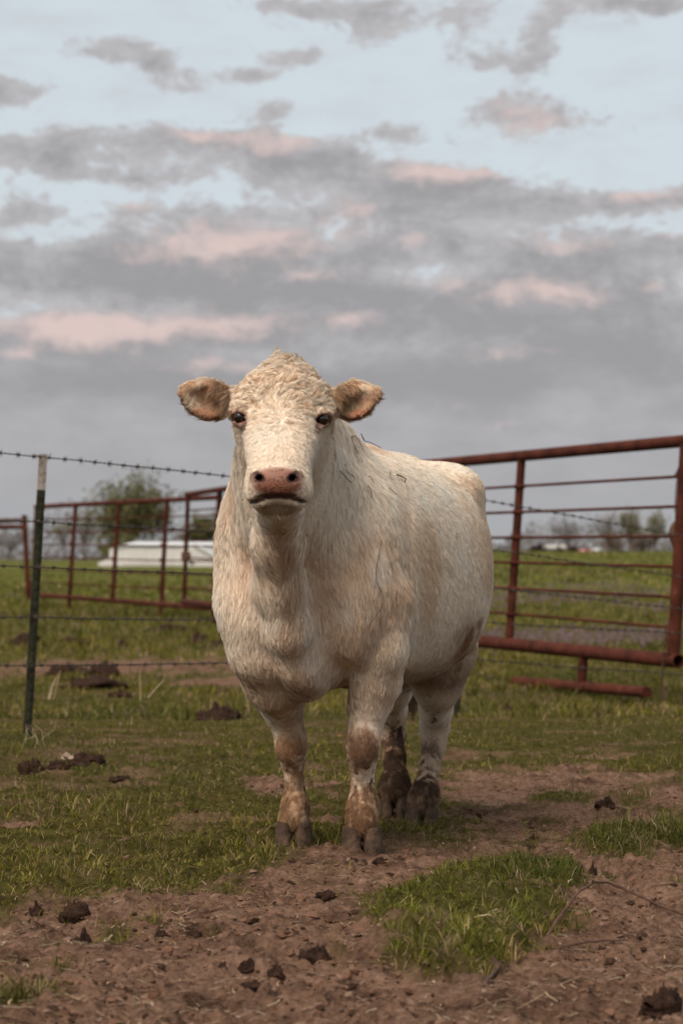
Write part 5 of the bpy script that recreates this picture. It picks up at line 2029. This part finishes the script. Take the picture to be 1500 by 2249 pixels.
DUNG = [
    (478, 1578, 104, 20, 'flat dark dung pat on the grass just left of the cow\'s foreleg'),
    (200, 1518, 140, 19, 'long dark dung heap with a smooth top, right of the green fence post'),
    (232, 1487, 66, 20, 'tall lumpy dung heap behind the smooth one near the fence post'),
    (150, 1487, 90, 18, 'low crumbled dung heap directly right of the fence post'),
    (265, 1532, 44, 12, 'small dung scrap at the right end of the long dung heap'),
    (70, 1703, 56, 24, 'dark dung pat below the foot of the green fence post'),
    (190, 1690, 84, 26, 'broad reddish brown dung pat beside the dry leaf'),
    (124, 1700, 50, 16, 'low dung pat between the two larger ones below the fence post'),
    (262, 1722, 50, 12, 'small flat dung pat right of the pats below the fence post'),
    (165, 2020, 78, 34, 'dark crumbly dung mound at the left front edge of the grass'),
    (80, 2012, 34, 14, 'small dark clod left of the dung mound at the grass edge'),
    (690, 2120, 74, 28, 'rough dark dung clod in the foreground dirt below the cow'),
    (605, 2156, 44, 18, 'dark clod at the lower left of the rough foreground dung clod'),
    (427, 2068, 40, 11, 'dark clod lying in the middle of the foreground dirt'),
    (355, 2070, 34, 9, 'thin dark scrap left of the middle foreground clod'),
    (545, 2124, 40, 16, 'dark brown clod midway between the two foreground clods'),
    (490, 2126, 18, 12, 'tiny dark clod in the foreground dirt, left of the brown clod'),
    (183, 2082, 40, 20, 'brown soil lump beside the small grass tuft in the left foreground'),
    (1452, 2232, 88, 38, 'large dark dung clod in the bottom right corner'),
    (1331, 1780, 50, 18, 'dark dung clod on the bare dirt right of the cow\'s hind hooves'),
    (1302, 1903, 34, 20, 'dark clod between the two grass patches at right'),
    (1187, 1893, 40, 10, 'low dark clod just behind the large foreground grass patch'),
    (783, 1908, 48, 9, 'dark dung clod under the cow\'s near front hoof'),
    (836, 1908, 34, 8, 'smaller dark clod right of the one under the near front hoof'),
    (1170, 1846, 36, 9, 'thin dark clod on the dirt right of the near hind hoof'),
    (1165, 1865, 66, 8, 'long flat crumble of dark soil in front of the hind hooves at right'),
    (62, 1418, 80, 17, 'dark turned soil clump at the left edge of the bare strip'),
    (160, 1420, 90, 15, 'dark turned soil clump second from left on the bare strip'),
    (268, 1425, 34, 9, 'small dark soil clump in the middle of the bare strip'),
    (375, 1386, 100, 11, 'dark turned soil ridge behind the bare strip'),
    (430, 1416, 50, 13, 'dark soil clump on the bare strip nearest the cow'),
    (485, 1424, 60, 12, 'dark soil clump touching the cow\'s outline on the bare strip'),
    (640, 2112, 30, 12, 'small crumbly clod left of the rough foreground dung clod'),
    (1440, 1988, 26, 10, 'small dark clod beneath the arching dead stem at right'),
    (1115, 1556, 34, 12, 'dark dung scrap on the grass left of the gate skid'),
    (715, 1985, 40, 10, 'small dark clod on the dirt left of the large grass patch'),
    (560, 2180, 60, 9, 'low crumble of dark soil at the bottom middle'),
]
for i, (a, b, w_, h_, lab) in enumerate(DUNG):
    nm = 'dung_pat' if 'dung' in lab.split(',')[0][:32] else 'soil_clump'
    lump(nm, lab, 'dung' if nm == 'dung_pat' else 'clod', a, b, w_, h_, 100 + i)


# ------------------------------------------------------------------ stems, leaf, flowers
def stem(name, label, cat, pts, r0, r1, mat, group=None, knots=0, seed=0):
    r = np.random.default_rng(seed)
    pts = np.array(pts, float)
    s = np.concatenate([[0], np.cumsum(np.linalg.norm(np.diff(pts, axis=0), axis=1))])
    n = max(8, len(pts) * 5)
    t = np.linspace(0, s[-1], n)
    # smooth through control points
    q = np.stack([np.interp(t, s, pts[:, k]) for k in range(3)], 1)
    for _ in range(2):
        q[1:-1] = q[1:-1] * .5 + (q[:-2] + q[2:]) * .25
    q[1:-1] += r.normal(0, r0 * .25, (n - 2, 3))
    rad = np.linspace(r0, r1, n) * (1 + .12 * r.normal(0, 1, n))
    org = q[0].copy()
    m = MB(org)
    m.tube(q, np.abs(rad), 7)
    for i in range(knots):
        j = r.integers(2, n - 2)
        m.tube([q[j], q[j] + r.normal(0, 1, 3) * r0 * 3.2], [r0 * .8, r0 * .15], 5)
    o = m.build(name, M[mat])
    o.location = Vector(org)
    tag(o, label, cat, group)
    return o


def G(px, py, up=0.0):
    x, Y = [float(np.asarray(q).ravel()[0]) for q in on_ground(np.array([px * 1.0]), np.array([py * 1.0]))]
    return np.array([x, Y, float(height(x, Y).ravel()[0]) + up])


def arch(pp, Ya):
    return [P(a, b, Y) for (a, b), Y in zip(pp, Ya)]


stem('dead_stem', 'long brown dead stem arching over the dirt at the right of the grass patch', 'stem',
     [G(1060, 2196, .006), G(1105, 2150, .012), P(1150, 2108, 5.62), P(1200, 2058, 5.75), P(1228, 2015, 5.80), P(1262, 1968, 5.86), P(1300, 1936, 5.95), P(1345, 1938, 6.0), P(1430, 1982, 5.95), P(1510, 2012, 5.9), P(1600, 2060, 5.8)], .0046, .0030, 'twig', knots=12, seed=1)
stem('dead_stem', 'lower brown dead stem lying across the dirt toward the right edge', 'stem',
     [G(1110, 2160, .006), P(1160, 2116, 5.50), P(1222, 2084, 5.60), P(1330, 2064, 5.66), P(1420, 2068, 5.64), P(1500, 2077, 5.62), G(1620, 2110, .01)], .0042, .0026, 'twig', knots=9, seed=2)
stem('straw_stalk', 'bent pale straw stalk standing in the large foreground grass patch', 'straw', [G(1105, 2060, .0), P(1090, 2030, 5.72), P(1080, 2008, 5.7), P(1042, 2016, 5.72)], .0026, .002, 'straw', seed=3)
stem('straw_stalk', 'pale straw blade curling at the front of the large grass patch', 'straw', [G(955, 2170, .0), P(944, 2145, 5.25), P(934, 2112, 5.25)], .0028, .0018, 'straw', seed=4)
stem('straw_stalk', 'pale straw leaning across the middle of the large grass patch', 'straw', [G(1132, 2000, .02), P(1150, 1985, 6.3), P(1158, 1970, 6.3)], .002, .0012, 'straw', seed=5)
stem('straw_stalk', 'pale thin straw lying by the small grass tuft in the left foreground', 'straw', [G(205, 2085, .008), G(238, 2068, .015), G(272, 2052, .006)], .0028, .002, 'straw', seed=6)
stem('straw_stalk', 'slanting pale straw on the grass midway between fence post and cow', 'straw', [P(325, 1533, 14.2), P(345, 1510, 14.2), P(362, 1492, 14.2)], .004, .0025, 'straw', seed=7)
stem('straw_stalk', 'upright thin dry stalk left of the slanting straw', 'straw', [P(309, 1540, 14.2), P(308, 1505, 14.2), P(307, 1472, 14.2)], .0035, .002, 'straw', seed=8)
for i, (a, b) in enumerate(((122, 133), (114, 128), (110, 123))):
    stem('straw_stalk', ['right', 'middle', 'left'][i] + 'most of the three pale dry stalks beside the fence post', 'straw', [P(a - 4, 1537, 13.9 - i * .06), P(a + 2, 1510, 13.9), P(b, 1472 + 8 * i, 13.9)], .0028, .0015, 'straw', seed=9 + i)
for i in range(7):
    a = 45 + i * 9
    q = G(a + 3, 1640 - (i % 3) * 6, .0)
    stem('straw_stalk', 'dry straw stem in the tuft at the foot of the green fence post', 'straw', [q, q + (random.uniform(-.03, .03), .0, .05), q + (random.uniform(-.07, .07), .02, random.uniform(.06, .11))], .0016, .0007, 'straw', 'dry stems at the post foot', seed=20 + i)

# dry lobed leaf
q = G(150, 1672, .018)
lf = MB(q)
a = np.linspace(0, 2 * np.pi, 40, endpoint=False)
rr = .022 * (1 + .45 * np.sin(a * 5)) * (1 + .25 * np.cos(a))
ring = np.stack([np.cos(a) * rr * 1.5, np.sin(a) * rr * .8, .014 * np.cos(a * 3) + .012 * np.sin(a) + .012], 1)
lo = ring - np.array([0, 0, .002])
v = np.concatenate([ring, lo, [[0, 0, .004]], [[0, 0, .002]]]) + q
lf.add(v, [(j, (j + 1) % 40, 40 + (j + 1) % 40, 40 + j) for j in range(40)], [(80, j, (j + 1) % 40) for j in range(40)] + [(81, 40 + (j + 1) % 40, 40 + j) for j in range(40)])
o = lf.build('dry_leaf', M['leafdry'])
o.location = Vector(q)
tag(o, 'curled pale dry leaf on the dung below the fence post', 'leaf')

M['yellow'] = mat_noise('dandelion_yellow', (.50, .30, .02), (.62, .40, .03), 60, .7)
M['stemgreen'] = mat_noise('flower_stem', (.06, .08, .02), (.09, .10, .03), 30, .7)


def dandelion(px, py, label, s=.013):
    q = G(px, py + 10)
    t = P(px, py, q[1])
    root = empty('dandelion', q)
    tag(root, label, 'flower', 'yellow dandelions in the grass')
    m = MB(q)
    m.tube([q, (q + t) / 2 + (.004, 0, 0), t], .0014, 5)
    m.build('stem', M['stemgreen'], root)
    f = MB(q)
    for k in range(22):
        a = k * 2.4
        ln = s * (1 - .4 * (k / 22))
        d = np.array([math.cos(a), math.sin(a), .25 + .6 * k / 22])
        d /= np.linalg.norm(d)
        w = np.cross(d, (0, 0, 1.0)) * .004
        f.add([t - w, t + w, t + d * ln + w * .6, t + d * ln - w * .6], [(0, 1, 2, 3)])
    f.build('flower_head', M['yellow'], root, smooth=False)


dandelion(746, 1618, 'yellow dandelion between the cow\'s two front legs')
dandelion(922, 1630, 'yellow dandelion seen between the cow\'s hind legs', .011)
dandelion(1080, 1478, 'yellow dandelion in the grass left of the gate skid', .016)
dandelion(1470, 1481, 'yellow dandelion beside the lower chain at the right gate', .018)
dandelion(1485, 1583, 'yellow dandelion at the right edge below the gate', .013)

# ------------------------------------------------------------------ twigs and thread caught in the cow's coat
_px, _py = proj(COWV)
_front = COWN[:, 1] < .35


def on_cow(a, b, up=.032):
    d = np.hypot(_px - a, _py - b) + np.where(_front, 0, 1e4)
    near = np.where(d < max(8, d.min() + 2))[0]
    i = near[np.argmin(COWV[near, 1])]
    Y = COWV[i, 1] + COWN[i, 1] * up
    return P(a, b, Y)


HAIRS = [
    ('long thin dark thread hanging down the cow\'s shoulder', [(838, 1188), (833, 1215), (826, 1250), (826, 1275), (836, 1298), (844, 1315), (838, 1335), (826, 1352), (817, 1368)], .0011),
    ('looped dark twig on the cow\'s withers', [(787, 997), (774, 970), (772, 958), (780, 957), (790, 968), (798, 988)], .0013),
    ('hooked dark twig on the cow\'s neck', [(747, 1033), (760, 1048), (772, 1060), (780, 1052), (775, 1044), (762, 1036), (757, 1020)], .0012),
    ('short curved dark twig on the cow\'s shoulder', [(808, 1066), (815, 1076), (817, 1094)], .0013),
    ('thick short curled twig on the cow\'s back', [(872, 1042), (884, 1047), (891, 1052), (889, 1059)], .0022),
    ('thin twig sticking up above the cow\'s withers', [(793, 952), (800, 968), (815, 972), (836, 983)], .0014),
    ('thin straight twig on the cow\'s ribs', [(855, 1071), (864, 1079), (872, 1087)], .0011),
    ('small hair-thin hooked twig on the cow\'s back', [(857, 1036), (856, 1046), (861, 1053), (867, 1055)], .0010),
    ('tiny upright twig on the cow\'s flank', [(1003, 1171), (1003, 1186)], .0012),
    ('small bent twig high on the cow\'s ribs', [(809, 1046), (814, 1047), (822, 1060)], .0010),
]
for i, (lab, pp, r_) in enumerate(HAIRS):
    stem('thread' if 'thread' in lab else 'twig', lab, 'thread' if 'thread' in lab else 'twig', [on_cow(*q) for q in pp], r_, r_ * .7, 'twig', seed=60 + i)
